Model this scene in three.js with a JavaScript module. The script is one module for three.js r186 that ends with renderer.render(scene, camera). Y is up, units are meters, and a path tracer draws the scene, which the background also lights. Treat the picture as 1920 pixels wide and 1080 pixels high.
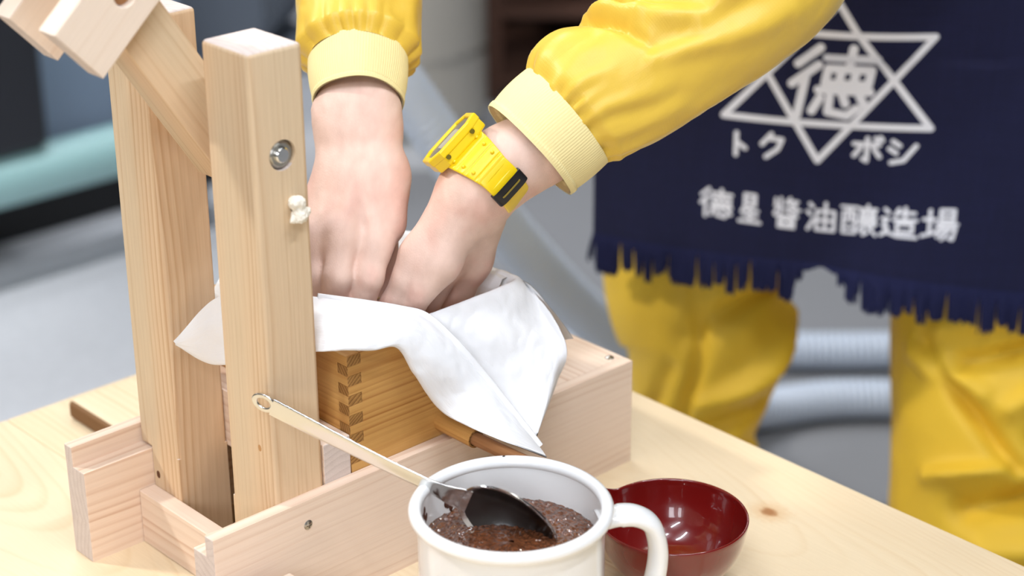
import * as THREE from 'three';
import { RoundedBoxGeometry } from 'three/addons/geometries/RoundedBoxGeometry.js';
import { mergeGeometries, mergeVertices, toCreasedNormals } from 'three/addons/utils/BufferGeometryUtils.js';
import { ImprovedNoise } from 'three/addons/math/ImprovedNoise.js';
import { RectAreaLightUniformsLib } from 'three/addons/lights/RectAreaLightUniformsLib.js';
import { Brush, Evaluator, SUBTRACTION, ADDITION } from 'three-bvh-csg';

// ------------------------------------------------------------------ camera, lights, exposure
// World: x runs along the press rails (away to the right), z towards the viewer's right, y up; the table top is y = 0, the floor y = -0.7.
const scene = new THREE.Scene();
const camera = new THREE.PerspectiveCamera(2 * Math.atan(540 / 3548.7) * 180 / Math.PI, 16 / 9, 0.05, 40);
camera.position.set(-0.5551, 0.6962, 0.8751);
camera.up.set(0.2739, 0.9178, -0.2876);
camera.lookAt(-0.5551 + 0.6236, 0.6962 - 0.3971, 0.8751 - 0.6734);
camera.focus = 1.25;
camera.userData.fStop = 4.4;
const renderer = new THREE.WebGLRenderer({ antialias: true });
renderer.toneMapping = THREE.LinearToneMapping;
renderer.toneMappingExposure = 1.24;
renderer.shadowMap.enabled = true;
scene.background = new THREE.Color(0x000000);
RectAreaLightUniformsLib.init();

const FLOOR = -0.7, CEIL = 2.25;
// ceiling fittings and added fill lights: [x, z, width, depth, luminance, tint, aim point or null]
const LAMPS = [
  [-1.15, -1.95, 0.2, 0.2, 300, 0xfffaf2, [0.15, 0, -0.05], 'square ceiling spotlight over the floor behind the table, tilted at the press'],
  [-0.7, 0.2, 1.2, 0.1, 36, 0xeff5ff, null, 'tube light above the open end of the table'],
  [0.3, 1.0, 1.2, 0.1, 58, 0xeff5ff, null, 'tube light over the right side of the table'],
  [-1.6, 1.4, 1.2, 0.1, 58, 0xeff5ff, null, 'tube light furthest back behind the viewer'],
  [2.9, -0.7, 1.2, 0.1, 22, 0xf4f8ff, null, 'tube light over the corrugated hoses'],
  [0.8, -1.9, 1.2, 0.1, 90, 0xf4f8ff, null, 'tube light over the floor in front of the teal pipe'],  // added to brighten the floor at the left
  [0.2, -3.9, 1.2, 0.1, 30, 0xf4f8ff, null, 'tube light over the machine bed'],
  [2.9, -3.0, 1.2, 0.1, 44, 0xf4f8ff, null, 'tube light over the far corner behind the steel tank'],
  [-2.0, 1.9, 1.1, 0.8, 3.6, 0xf6f8ff, [0.2, 0.1, 0], 'large soft fill panel added on a stand behind the viewer', 1.15],  // invented fill source, added to brighten upright faces from the front
  [0.9, 0.75, 0.07, 0.07, 200, 0xfffdf6, null, 'small square ceiling downlight beside the leaning worker'],
  [-0.35, 1.6, 0.07, 0.07, 200, 0xfffdf6, null, 'small square ceiling downlight behind the viewer'],
  [0.45, 2.0, 0.07, 0.07, 200, 0xfffdf6, null, 'small square ceiling downlight nearest the front wall'],
  [1.5, 0.2, 0.07, 0.07, 200, 0xfffdf6, null, 'small square ceiling downlight behind the worker'],
];

// ------------------------------------------------------------------ helpers
const V = (x, y, z) => new THREE.Vector3(x, y, z), A3 = (a) => new THREE.Vector3(a[0], a[1], a[2]);
const noise = new ImprovedNoise();
const N3 = (x, y, z) => noise.noise(x, y, z);
function fbm(x, y, z, o = 4) { let s = 0, a = 1, t = 0; for (let i = 0; i < o; i++) { s += a * N3(x, y, z); t += a; a *= 0.5; x = x * 2.03 + 7.1; y = y * 2.03 + 3.7; z = z * 2.03 + 1.9; } return s / t; }
function rng(seed) { let s = seed | 0; return () => { s = (s + 0x6d2b79f5) | 0; let t = Math.imul(s ^ (s >>> 15), 1 | s); t = (t + Math.imul(t ^ (t >>> 7), 61 | t)) ^ t; return ((t ^ (t >>> 14)) >>> 0) / 4294967296; }; }
const clamp = THREE.MathUtils.clamp, lerp = THREE.MathUtils.lerp, smooth = THREE.MathUtils.smoothstep;
const taken = {};
function numbered(name) { const n = taken[name] = (taken[name] ?? -1) + 1; return n ? name + '_' + String(n).padStart(3, '0') : name; }
function mesh(name, geo, mat, parent = scene) {
  const m = new THREE.Mesh(geo, mat); m.name = parent === scene ? numbered(name) : name; m.castShadow = m.receiveShadow = true; parent.add(m); return m;
}
function thing(name, label, category, pos = [0, 0, 0], group) {
  const o = new THREE.Group(); o.name = numbered(name); o.position.set(...pos); scene.add(o); return tag(o, label, category, group);
}
function tag(o, label, category, group) { o.userData.label = label; if (category) o.userData.category = category; if (group) o.userData.group = group; return o; }
function struct(name, geo, mat) { const m = mesh(name, geo, mat); m.userData.kind = 'structure'; return m; }
function rbox(x0, x1, y0, y1, z0, z1, r = 0.0012, seg = 2) {
  const g = new RoundedBoxGeometry(x1 - x0, y1 - y0, z1 - z0, seg, Math.min(r, (x1 - x0) / 2.01, (y1 - y0) / 2.01, (z1 - z0) / 2.01)); g.translate((x0 + x1) / 2, (y0 + y1) / 2, (z0 + z1) / 2); return g;
}
// A grid surface from f(u, v) -> Vector3, with uv in metres when a scale is given.
function sheet(f, nu, nv, su = 1, sv = 1, closeV = false) {
  const pos = [], uv = [], idx = [];
  for (let i = 0; i <= nu; i++) for (let j = 0; j <= nv; j++) { const p = f(i / nu, j / nv); pos.push(p.x, p.y, p.z); uv.push(i / nu * su, j / nv * sv); }
  for (let i = 0; i < nu; i++) for (let j = 0; j < nv; j++) { const a = i * (nv + 1) + j, b = a + 1, c = a + nv + 1, d = c + 1; idx.push(a, c, b, b, c, d); }
  const g = new THREE.BufferGeometry(); g.setAttribute('position', new THREE.Float32BufferAttribute(pos, 3)); g.setAttribute('uv', new THREE.Float32BufferAttribute(uv, 2)); g.setIndex(idx); g.computeVertexNormals();
  if (closeV) { const n = g.attributes.normal; for (let i = 0; i <= nu; i++) { const a = i * (nv + 1), b = a + nv, x = n.getX(a) + n.getX(b), y = n.getY(a) + n.getY(b), z = n.getZ(a) + n.getZ(b), l = Math.hypot(x, y, z) || 1; n.setXYZ(a, x / l, y / l, z / l); n.setXYZ(b, x / l, y / l, z / l); } }
  return g;
}
// Gives a sheet a second face and an edge, thick metres inside the first.
function thicken(g, thick) {
  const p = g.attributes.position, n = g.attributes.normal, uv = g.attributes.uv, N = p.count, pos = [], nor = [], uvs = [], idx = [...g.index.array];
  for (let i = 0; i < N; i++) { pos.push(p.getX(i), p.getY(i), p.getZ(i)); nor.push(n.getX(i), n.getY(i), n.getZ(i)); uvs.push(uv.getX(i), uv.getY(i)); }
  for (let i = 0; i < N; i++) { pos.push(p.getX(i) - n.getX(i) * thick, p.getY(i) - n.getY(i) * thick, p.getZ(i) - n.getZ(i) * thick); nor.push(-n.getX(i), -n.getY(i), -n.getZ(i)); uvs.push(uv.getX(i), uv.getY(i)); }
  const edges = new Map(), I = g.index.array;
  for (let k = 0; k < I.length; k += 3) for (let e = 0; e < 3; e++) { const a = I[k + e], b = I[k + (e + 1) % 3]; if (edges.has(b + '_' + a)) edges.delete(b + '_' + a); else edges.set(a + '_' + b, [a, b]); }
  for (let k = 0; k < I.length; k += 3) idx.push(I[k] + N, I[k + 2] + N, I[k + 1] + N);
  for (const [a, b] of edges.values()) idx.push(a, a + N, b, b, a + N, b + N);
  const o = new THREE.BufferGeometry(); o.setAttribute('position', new THREE.Float32BufferAttribute(pos, 3)); o.setAttribute('normal', new THREE.Float32BufferAttribute(nor, 3)); o.setAttribute('uv', new THREE.Float32BufferAttribute(uvs, 2)); o.setIndex(idx); return o;
}
// A tube round a path. front: the direction that the angle 0 faces; radius(s, angle, t) in metres; s is the length along the path.
function limb(points, front, radius, nS, nT, capped = false) {
  const curve = new THREE.CatmullRomCurve3(points.map(A3), false, 'centripetal'), len = curve.getLength(), F = A3(front);
  const g = sheet((u, v) => {
    const p = curve.getPointAt(u), t = curve.getTangentAt(u), f = F.clone().addScaledVector(t, -F.dot(t)).normalize(), b = t.clone().cross(f), th = (v * 2 - 1) * Math.PI;
    const r = radius(u * len, th, u), k = Array.isArray(r) ? r : [r, r];
    return p.addScaledVector(f, Math.cos(th) * k[0]).addScaledVector(b, Math.sin(th) * k[1]);
  }, nS, nT, len, 0.3, true);
  return g;
}
// Ridges and valleys in cloth: each fold is [s0, angle0, s1, angle1, width, height] with s in metres, angles in degrees.
function folds(list, R) {
  const L = list.map(([s0, a0, s1, a1, w, h]) => [s0, a0 * Math.PI / 180 * R, s1, a1 * Math.PI / 180 * R, w, h]);
  return (s, th) => {
    let d = 0; const y = th * R;
    for (const [s0, y0, s1, y1, w, h] of L) {
      const dx = s1 - s0, dy = y1 - y0, l2 = dx * dx + dy * dy, k = clamp(((s - s0) * dx + (y - y0) * dy) / l2, 0, 1), qx = s - s0 - dx * k, qy = y - y0 - dy * k, q = (qx * qx + qy * qy) / (w * w);
      if (q < 8) d += h * Math.exp(-q) * (0.35 + 0.65 * Math.sin(Math.PI * clamp(k, 0.12, 0.88)));
    }
    return d;
  };
}
// Surface nets: meshes the zero level of a signed distance f(x, y, z) inside a box, cell metres apart.
function nets(f, lo, hi, cell) {
  const n = [0, 1, 2].map((i) => Math.ceil((hi[i] - lo[i]) / cell) + 1), id = (x, y, z) => (z * n[1] + y) * n[0] + x, val = new Float32Array(n[0] * n[1] * n[2]), at = new Int32Array(val.length).fill(-1), pos = [], idx = [];
  for (let z = 0; z < n[2]; z++) for (let y = 0; y < n[1]; y++) for (let x = 0; x < n[0]; x++) val[id(x, y, z)] = f(lo[0] + x * cell, lo[1] + y * cell, lo[2] + z * cell);
  for (let z = 0; z < n[2] - 1; z++) for (let y = 0; y < n[1] - 1; y++) for (let x = 0; x < n[0] - 1; x++) {
    let c = 0, px = 0, py = 0, pz = 0, inside = 0; const v = [];
    for (let k = 0; k < 8; k++) { v[k] = val[id(x + (k & 1), y + ((k >> 1) & 1), z + (k >> 2))]; if (v[k] < 0) inside++; }
    if (inside === 0 || inside === 8) continue;
    for (let a = 0; a < 8; a++) for (const bit of [1, 2, 4]) if (!(a & bit)) { const b = a | bit; if ((v[a] < 0) !== (v[b] < 0)) { const t = v[a] / (v[a] - v[b]); px += (a & 1) + (bit === 1 ? t : 0); py += ((a >> 1) & 1) + (bit === 2 ? t : 0); pz += (a >> 2) + (bit === 4 ? t : 0); c++; } }
    at[id(x, y, z)] = pos.length / 3; pos.push(lo[0] + (x + px / c) * cell, lo[1] + (y + py / c) * cell, lo[2] + (z + pz / c) * cell);
  }
  const quad = (a, b, c, d, flip) => { if (a < 0 || b < 0 || c < 0 || d < 0) return; if (flip) idx.push(a, c, b, a, d, c); else idx.push(a, b, c, a, c, d); };
  for (let z = 1; z < n[2] - 1; z++) for (let y = 1; y < n[1] - 1; y++) for (let x = 1; x < n[0] - 1; x++) {
    const s = val[id(x, y, z)] < 0;
    if (s !== val[id(x + 1, y, z)] < 0) quad(at[id(x, y - 1, z - 1)], at[id(x, y, z - 1)], at[id(x, y, z)], at[id(x, y - 1, z)], !s);
    if (s !== val[id(x, y + 1, z)] < 0) quad(at[id(x - 1, y, z - 1)], at[id(x - 1, y, z)], at[id(x, y, z)], at[id(x, y, z - 1)], !s);
    if (s !== val[id(x, y, z + 1)] < 0) quad(at[id(x - 1, y - 1, z)], at[id(x, y - 1, z)], at[id(x, y, z)], at[id(x - 1, y, z)], !s);
  }
  const g = new THREE.BufferGeometry(), e = cell * 0.35, nor = [];
  for (let i = 0; i < pos.length; i += 3) { const [x, y, z] = [pos[i], pos[i + 1], pos[i + 2]], gx = f(x + e, y, z) - f(x - e, y, z), gy = f(x, y + e, z) - f(x, y - e, z), gz = f(x, y, z + e) - f(x, y, z - e), l = Math.hypot(gx, gy, gz) || 1; nor.push(gx / l, gy / l, gz / l); }
  g.setAttribute('position', new THREE.Float32BufferAttribute(pos, 3)); g.setIndex(idx); g.computeVertexNormals();
  { const n = g.attributes.normal.array; let s = 0; for (let i = 0; i < n.length; i++) s += n[i] * nor[i]; if (s < 0) for (let i = 0; i < n.length; i++) n[i] = -n[i]; }
  const uv = []; for (let i = 0; i < pos.length; i += 3) uv.push(pos[i] + pos[i + 2], pos[i + 1]); g.setAttribute('uv', new THREE.Float32BufferAttribute(uv, 2));
  return g;
}
const smin = (a, b, k) => { const h = Math.max(k - Math.abs(a - b), 0) / k; return Math.min(a, b) - h * h * k * 0.25; };
// Distance to a tapered capsule from a to b with radii ra and rb.
function cap(a, b, ra, rb) {
  const dx = b[0] - a[0], dy = b[1] - a[1], dz = b[2] - a[2], l2 = dx * dx + dy * dy + dz * dz;
  return (x, y, z) => { const k = clamp(((x - a[0]) * dx + (y - a[1]) * dy + (z - a[2]) * dz) / l2, 0, 1); return Math.hypot(x - a[0] - dx * k, y - a[1] - dy * k, z - a[2] - dz * k) - ra - (rb - ra) * k; };
}
const chain = (pts, r) => pts.slice(1).map((p, i) => cap(pts[i], p, r[i], r[i + 1]));

// ------------------------------------------------------------------ textures
function tex(w, h, paint, color = true) {
  const data = new Uint8Array(w * h * 4), c = [0, 0, 0];
  for (let y = 0; y < h; y++) for (let x = 0; x < w; x++) { paint(x / w, y / h, c, x, y); const o = (y * w + x) * 4; data[o] = clamp(c[0], 0, 255); data[o + 1] = clamp(c[1], 0, 255); data[o + 2] = clamp(c[2], 0, 255); data[o + 3] = 255; }
  const t = new THREE.DataTexture(data, w, h); t.magFilter = THREE.LinearFilter; t.minFilter = THREE.LinearMipmapLinearFilter; t.generateMipmaps = true; t.wrapS = t.wrapT = THREE.MirroredRepeatWrapping; if (color) t.colorSpace = THREE.SRGBColorSpace; t.needsUpdate = true; return t;
}
const mix3 = (c, a, b, k) => { for (let i = 0; i < 3; i++) c[i] = lerp(a[i], b[i], k); };
// Long-grain wood. u runs along the grain over lu metres, v across it over lv metres.
function grain({ seed, light, dark, rings = 300, ringAmp = 0.5, streak, streakAmp = 0, lu = 0.5, lv = 0.25, w = 512, h = 1024, arch = 0, fibre = 7, knots = [] }) {
  return tex(w, h, (u, v, c) => {
    const X = u * lu, Y = v * lv; let wv = Y + 0.006 * N3(X * 3 + seed, Y * 9, seed) + 0.0016 * N3(X * 14, Y * 40 + seed, 2);
    let halo = 0, warm = 0;
    for (const [kx, ky, kr] of knots) { const d = Math.hypot((X - kx) * 0.6, Y - ky); wv += Math.sign(Y - ky) * kr * 0.9 * Math.exp(-((d / (kr * 3)) ** 2)); const e = Math.hypot((X - kx) * 0.8, Y - ky) * (1 + 0.25 * N3(X * 300, Y * 300, seed)); halo = Math.max(halo, 1 - smooth(e, kr * 0.35, kr * 1.2)); warm = Math.max(warm, 1 - smooth(e, kr * 0.8, kr * 3)); }
    const bend = 0.7 * N3(Y * 16, seed, 1) + 0.4 * N3(Y * 47, seed, 6), q = arch ? (wv - lv / 2) ** 2 * arch + X * 26 + 1.3 * N3(X * 6, Y * 16, seed + 5) : wv * rings + rings * 0.016 * bend + 1.2 * N3(X * 1.5, Y * 20, seed + 3), hs = Math.abs(Math.sin(Math.floor(q) * 12.9898 + seed) * 43758.5) % 1, f = q - Math.floor(q), ring = f < 0.82 ? Math.pow(f / 0.82, 2.6) : 1 - (f - 0.82) / 0.18;
    const amp = ringAmp * (0.3 + 1.1 * hs * hs) * (0.45 + 0.55 * smooth(N3(Y * 30, X * 1.2, seed + 9), -0.35, 0.4));
    mix3(c, light, dark, clamp(ring * amp + 0.16 * N3(Y * 14, X * 2, seed + 1), 0, 1));
    if (streak) { const s = streakAmp * smooth(N3(Y * 22 + seed, X * 0.8, 4), 0.0, 0.5); for (let i = 0; i < 3; i++) c[i] = lerp(c[i], streak[i], s); }
    const fb = fibre * (N3(X * 60, Y * 2600, seed) * 0.6 + N3(X * 20, Y * 900, seed + 2) * 0.7);
    for (let i = 0; i < 3; i++) c[i] += fb;
    if (warm) { const k = warm * 0.3; c[0] = lerp(c[0], 205, k); c[1] = lerp(c[1], 150, k); c[2] = lerp(c[2], 95, k); }
    if (halo) { const k = halo * 0.8; c[0] = lerp(c[0], 158, k); c[1] = lerp(c[1], 104, k); c[2] = lerp(c[2], 62, k); }
  });
}
// End grain: arcs of rings round a pith that lies outside the board.
function endGrain({ seed, light, dark, rings = 260, cx = 0.05, cy = -0.05, amp = 0.6, size = 0.12 }) {
  return tex(512, 512, (u, v, c) => {
    const X = u * size, Y = v * size, r = Math.hypot(X - cx, Y - cy) + 0.002 * N3(X * 60, Y * 60, seed), q = r * rings, f = q - Math.floor(q), ring = Math.pow(f, 2.2);
    mix3(c, light, dark, clamp(ring * amp + 0.2 * N3(X * 150, Y * 150, seed + 2), 0, 1)); const s = 9 * N3(X * 1400, Y * 1400, seed); for (let i = 0; i < 3; i++) c[i] += s;
  });
}
function woodMat(map, lu, lv, rough = 0.62, extra = {}) { map.repeat.set(1 / lu, 1 / lv); return new THREE.MeshPhysicalMaterial({ map, roughness: rough, specularIntensity: 0.45, bumpMap: map, bumpScale: 0.00012, ...extra }); }
// Planar uv in metres for wood: u along the grain axis g (0, 1, 2); faces square to the grain go to material group 1. The texture's offset (ou, ov) differs per board.
function woodUv(geo, g, ou = 0, ov = 0) {
  const s = geo.index ? geo.toNonIndexed() : geo, p = s.attributes.position, n = p.count, uv = new Float32Array(n * 2), keep = [[], []], a = V(), b = V(), c = V();
  for (let i = 0; i < n; i += 3) {
    a.fromBufferAttribute(p, i); b.fromBufferAttribute(p, i + 1).sub(a); c.fromBufferAttribute(p, i + 2).sub(a); b.cross(c);
    const m = [Math.abs(b.x), Math.abs(b.y), Math.abs(b.z)], ax = m[0] >= m[1] && m[0] >= m[2] ? 0 : m[1] >= m[2] ? 1 : 2, sign = [b.x, b.y, b.z][ax] > 0 ? 1 : 2, end = ax === g;
    const U = end ? (g + 1) % 3 : g, W = end ? (g + 2) % 3 : 3 - g - ax;
    for (let k = 0; k < 3; k++) { const q = [p.getX(i + k), p.getY(i + k), p.getZ(i + k)]; uv[(i + k) * 2] = q[U] + ou; uv[(i + k) * 2 + 1] = q[W] + ov + (end ? 0 : ax * 0.0731 + sign * 0.0417); }
    keep[end ? 1 : 0].push(i, i + 1, i + 2);
  }
  s.setAttribute('uv', new THREE.BufferAttribute(uv, 2)); const order = [...keep[0], ...keep[1]], out = new THREE.BufferGeometry();
  for (const k of ['position', 'normal', 'uv']) { const at = s.attributes[k], z = at.itemSize, arr = new Float32Array(n * z); order.forEach((o, i) => { for (let j = 0; j < z; j++) arr[i * z + j] = at.array[o * z + j]; }); out.setAttribute(k, new THREE.BufferAttribute(arr, z)); }
  out.addGroup(0, keep[0].length, 0); if (keep[1].length) out.addGroup(keep[0].length, keep[1].length, 1); return out;
}
const csg = new Evaluator(); csg.attributes = ['position', 'normal']; csg.useGroups = false;
function cut(g, ...holes) {
  const strip = (q) => { const o = new THREE.BufferGeometry(), s = q.index ? q.toNonIndexed() : q; o.setAttribute('position', s.attributes.position.clone()); o.setAttribute('normal', s.attributes.normal.clone()); return o; };
  let a = new Brush(strip(g)); a.updateMatrixWorld();
  for (const h of holes) { const b = new Brush(strip(h)); b.updateMatrixWorld(); a = csg.evaluate(a, b, SUBTRACTION); }
  return a.geometry.index ? a.geometry.toNonIndexed() : a.geometry;
}
function rod(a, b, r, seg = 24, r2 = r) {
  const A = A3(a), B = A3(b), d = B.clone().sub(A), g = new THREE.CylinderGeometry(r2, r, d.length(), seg); g.translate(0, d.length() / 2, 0); g.applyQuaternion(new THREE.Quaternion().setFromUnitVectors(V(0, 1, 0), d.normalize())); g.translate(A.x, A.y, A.z); return g;
}

// ------------------------------------------------------------------ materials
const T_rail = grain({ seed: 11, light: [235, 213, 193], dark: [206, 170, 144], rings: 150, ringAmp: 0.82, fibre: 6 });
const T_plain = grain({ seed: 91, light: [236, 218, 200], dark: [214, 186, 160], rings: 120, ringAmp: 0.3, fibre: 5, w: 256, h: 512 });
const T_post = grain({ seed: 27, light: [221, 191, 156], dark: [188, 144, 104], rings: 210, ringAmp: 0.75, streak: [205, 194, 168], streakAmp: 0.55, fibre: 7 });
const T_postB = grain({ seed: 35, light: [221, 192, 158], dark: [190, 148, 108], rings: 200, ringAmp: 0.75, streak: [208, 196, 170], streakAmp: 0.4, fibre: 7 });
const T_box = grain({ seed: 43, light: [206, 158, 92], dark: [156, 98, 46], rings: 190, ringAmp: 0.7, streak: [222, 182, 118], streakAmp: 0.5, fibre: 9 });
const T_end = endGrain({ seed: 5, light: [216, 202, 194], dark: [182, 164, 156], rings: 200, cx: 0.03, cy: -0.04, amp: 0.36 });
const T_boxEnd = endGrain({ seed: 8, light: [176, 132, 76], dark: [104, 68, 34], rings: 420, cx: 0.16, cy: -0.11, amp: 0.85 });
const tableTex = [1, 2, 3].map((k) => grain({ seed: 60 + k * 7, light: [230, 210, 176], dark: [202, 164, 116], ringAmp: k === 2 ? 0.5 : 0.32, arch: k === 2 ? 0 : 1300, rings: 120, lu: 1.2, lv: 0.22, w: 1024, h: 512, fibre: 5, knots: k === 1 ? [[0.5127, 0.132, 0.006]] : k === 3 ? [[0.3, 0.07, 0.004]] : [] }));
const M = {
  railEnd: woodMat(T_end, 0.12, 0.12, 0.75), rail: woodMat(T_rail, 0.5, 0.25), plain: woodMat(T_plain, 0.5, 0.25), post: woodMat(T_post, 0.5, 0.25), postB: woodMat(T_postB, 0.5, 0.25), box: woodMat(T_box, 0.5, 0.25, 0.5), boxEnd: woodMat(T_boxEnd, 0.12, 0.12, 0.65),
  table: tableTex.map((t) => woodMat(t, 1.2, 0.22, 0.42, { specularIntensity: 0.55, bumpScale: 0.00008 })),
  tube: woodMat(grain({ seed: 71, light: [166, 118, 78], dark: [120, 78, 48], rings: 400, ringAmp: 0.5, w: 256, h: 256 }), 0.5, 0.25, 0.55),
  steel: new THREE.MeshPhysicalMaterial({ color: 0xd8d8d6, metalness: 1, roughness: 0.16 }),
  screw: new THREE.MeshPhysicalMaterial({ color: 0xb9b7b0, metalness: 1, roughness: 0.28 }),
  cotton: new THREE.MeshPhysicalMaterial({ color: 0xf0eadc, roughness: 0.95, sheen: 0.4, sheenRoughness: 0.6, sheenColor: new THREE.Color(1, 1, 1) }),
  enamel: new THREE.MeshPhysicalMaterial({ color: 0xf0f1f1, roughness: 0.16, clearcoat: 0.6, clearcoatRoughness: 0.05 }),
  lacquer: new THREE.MeshPhysicalMaterial({ color: 0x700f0d, roughness: 0.22, clearcoat: 1, clearcoatRoughness: 0.03 }),
  lacquerRim: new THREE.MeshPhysicalMaterial({ color: 0x7a1510, roughness: 0.2, clearcoat: 1, clearcoatRoughness: 0.03 }),
};
const weave = tex(256, 256, (u, v, c) => { const a = Math.sin(u * 64 * Math.PI * 2), b = Math.sin(v * 64 * Math.PI * 2); c[0] = c[1] = c[2] = 128 + 50 * a * b + 30 * N3(u * 40, v * 40, 3); }, false); weave.wrapS = weave.wrapT = THREE.RepeatWrapping;
const crumple = tex(512, 512, (u, v, c) => { c[0] = c[1] = c[2] = 128 + 110 * (Math.abs(fbm(u * 9, v * 9, 1.3, 4)) * 1.4 - 0.35) + 14 * N3(u * 160, v * 160, 8); }, false);
M.cloth = new THREE.MeshPhysicalMaterial({ color: 0xf1f2f4, roughness: 0.92, bumpMap: crumple, bumpScale: 0.0008, side: THREE.DoubleSide });
crumple.repeat.set(4, 4);

// ------------------------------------------------------------------ the room
const T_floor = tex(1024, 1024, (u, v, c) => { const n = fbm(u * 6, v * 6, 0.4, 5) * 26 + N3(u * 200, v * 200, 2) * 6, b = smooth(fbm(u * 2.2 + 4, v * 2.2, 7, 3), 0.1, 0.4) * -22; c[0] = 202 + n + b; c[1] = 204 + n + b; c[2] = 208 + n + b; });
T_floor.repeat.set(1 / 4, 1 / 4);
const floorG = new THREE.BoxGeometry(11, 0.1, 11); floorG.translate(0.6, FLOOR - 0.05, -0.6);
{ const p = floorG.attributes.position, uv = floorG.attributes.uv; for (let i = 0; i < p.count; i++) uv.setXY(i, p.getX(i) + 6, p.getZ(i) + 7); }
struct('floor', floorG, new THREE.MeshStandardMaterial({ map: T_floor, roughness: 0.55, bumpMap: T_floor, bumpScale: 0.0008 }));
const plaster = new THREE.MeshStandardMaterial({ color: 0x8d8f92, roughness: 0.9 }), ceilMat = new THREE.MeshStandardMaterial({ color: 0x77726d, roughness: 0.9 });
const slab = (x0, x1, y0, y1, z0, z1) => { const g = new THREE.BoxGeometry(x1 - x0, y1 - y0, z1 - z0); g.translate((x0 + x1) / 2, (y0 + y1) / 2, (z0 + z1) / 2); return g; };
struct('ceiling', slab(-4.9, 6.1, CEIL, CEIL + 0.1, -6.1, 4.9), ceilMat);
struct('wall_back', slab(-4.9, 6.1, FLOOR, CEIL, -6.1, -6), plaster);
struct('wall_front', slab(-4.9, 6.1, FLOOR, CEIL, 4.8, 4.9), plaster);
struct('wall_left', slab(-4.9, -4.8, FLOOR, CEIL, -6, 4.8), plaster);
struct('wall_right', slab(6, 6.1, FLOOR, CEIL, -6, 4.8), plaster);

LAMPS.forEach(([x, z, w, d, lum, tint, aim, label, stand]) => {
  const y = stand ?? (aim ? CEIL - 0.22 : CEIL - 0.03), t = thing(stand ? 'added_fill_panel' : aim ? 'spotlight' : w > 0.2 ? 'tube_light' : 'downlight', label, 'lamp', [x, y, z]);
  if (aim) t.lookAt(...aim); else t.lookAt(x, y - 1, z + 1e-4);
  const back = new THREE.MeshStandardMaterial({ color: 0xeeeeee, roughness: 0.5 }), glow = new THREE.MeshStandardMaterial({ color: 0xffffff, emissive: tint, emissiveIntensity: w > 0.3 ? 3 : 6 });
  // the group's +z looks where the lamp shines
  mesh('housing', new RoundedBoxGeometry(w + 0.03, d + 0.03, 0.03, 2, 0.006), back, t).position.z = -0.016;
  mesh('diffuser', new THREE.BoxGeometry(w, d, 0.004), glow, t).position.z = 0.002;
  if (aim && !stand) mesh('stem', rod([0, 0, -0.03], [0, 0.12, -0.27], 0.012), back, t);
  if (stand) { const q = mesh('stand', mergeGeometries([rod([0, -0.06, 0], [0, FLOOR - y + 0.25, 0], 0.014), ...[0, 2.1, 4.2].map((r) => rod([0, FLOOR - y + 0.3, 0], [0.4 * Math.cos(r), FLOOR - y + 0.011, 0.4 * Math.sin(r)], 0.01))]), back, t); q.quaternion.copy(t.quaternion).invert(); q.position.z = -0.045; }
  const l = new THREE.RectAreaLight(tint, lum, w, d); l.name = 'lamp_light'; l.position.z = 0.012; l.rotation.y = Math.PI; t.add(l);
});

// ------------------------------------------------------------------ the table
{
  const t = thing('table', 'pale wooden plank table carrying the press, white mug and red bowl', 'table', [0, 0, 0]);
  const X = [-0.75, -0.55, -0.35, -0.14, 0.065, 0.262, 0.4655];
  for (let i = 0; i < 6; i++) { const k = [0, 1, 2, 2, 1, 0][i]; mesh('plank', woodUv(rbox(X[i] + 0.0001, X[i + 1] - 0.0001, -0.036, 0, -0.3905, 0.78, 0.0014), 2, 0.39, -X[i] - 0.0731 - 0.0417 - (i === 5 ? 0.0 : 0.01 * i)), [M.table[k], M.railEnd], t); }
  for (const z of [-0.3, 0.68]) mesh('rail', woodUv(rbox(-0.66, 0.38, -0.11, -0.0365, z, z + 0.03, 0.002), 0), [M.post, M.railEnd], t);
  for (const x of [-0.7, 0.36]) for (const z of [-0.33, 0.67]) mesh('leg', woodUv(rbox(x, x + 0.06, FLOOR + 0.001, -0.0365, z, z + 0.06, 0.003), 1), [M.post, M.railEnd], t);
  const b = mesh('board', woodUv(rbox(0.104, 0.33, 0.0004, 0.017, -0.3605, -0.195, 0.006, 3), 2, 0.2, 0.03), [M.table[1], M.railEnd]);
  mesh('shaded_edge', rbox(0.1024, 0.108, 0.0012, 0.0152, -0.3575, -0.199, 0.0027, 4), new THREE.MeshStandardMaterial({ color: 0x7a5632, roughness: 0.8 }), b).userData.label = 'dark brown strip for the shaded outer side of the board';  // brown strip paints in the shade on the board's side face
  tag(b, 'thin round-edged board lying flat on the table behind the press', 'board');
  const f = mesh('wood_block', woodUv(rbox(-0.08, 0.0497, 0.0004, 0.046, 0.0102, 0.07, 0.002), 0, 0.1, 0.05), [M.rail, M.railEnd]);
  tag(f, 'small pale wood block standing on the table in front of the near rail', 'block');
}

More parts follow.
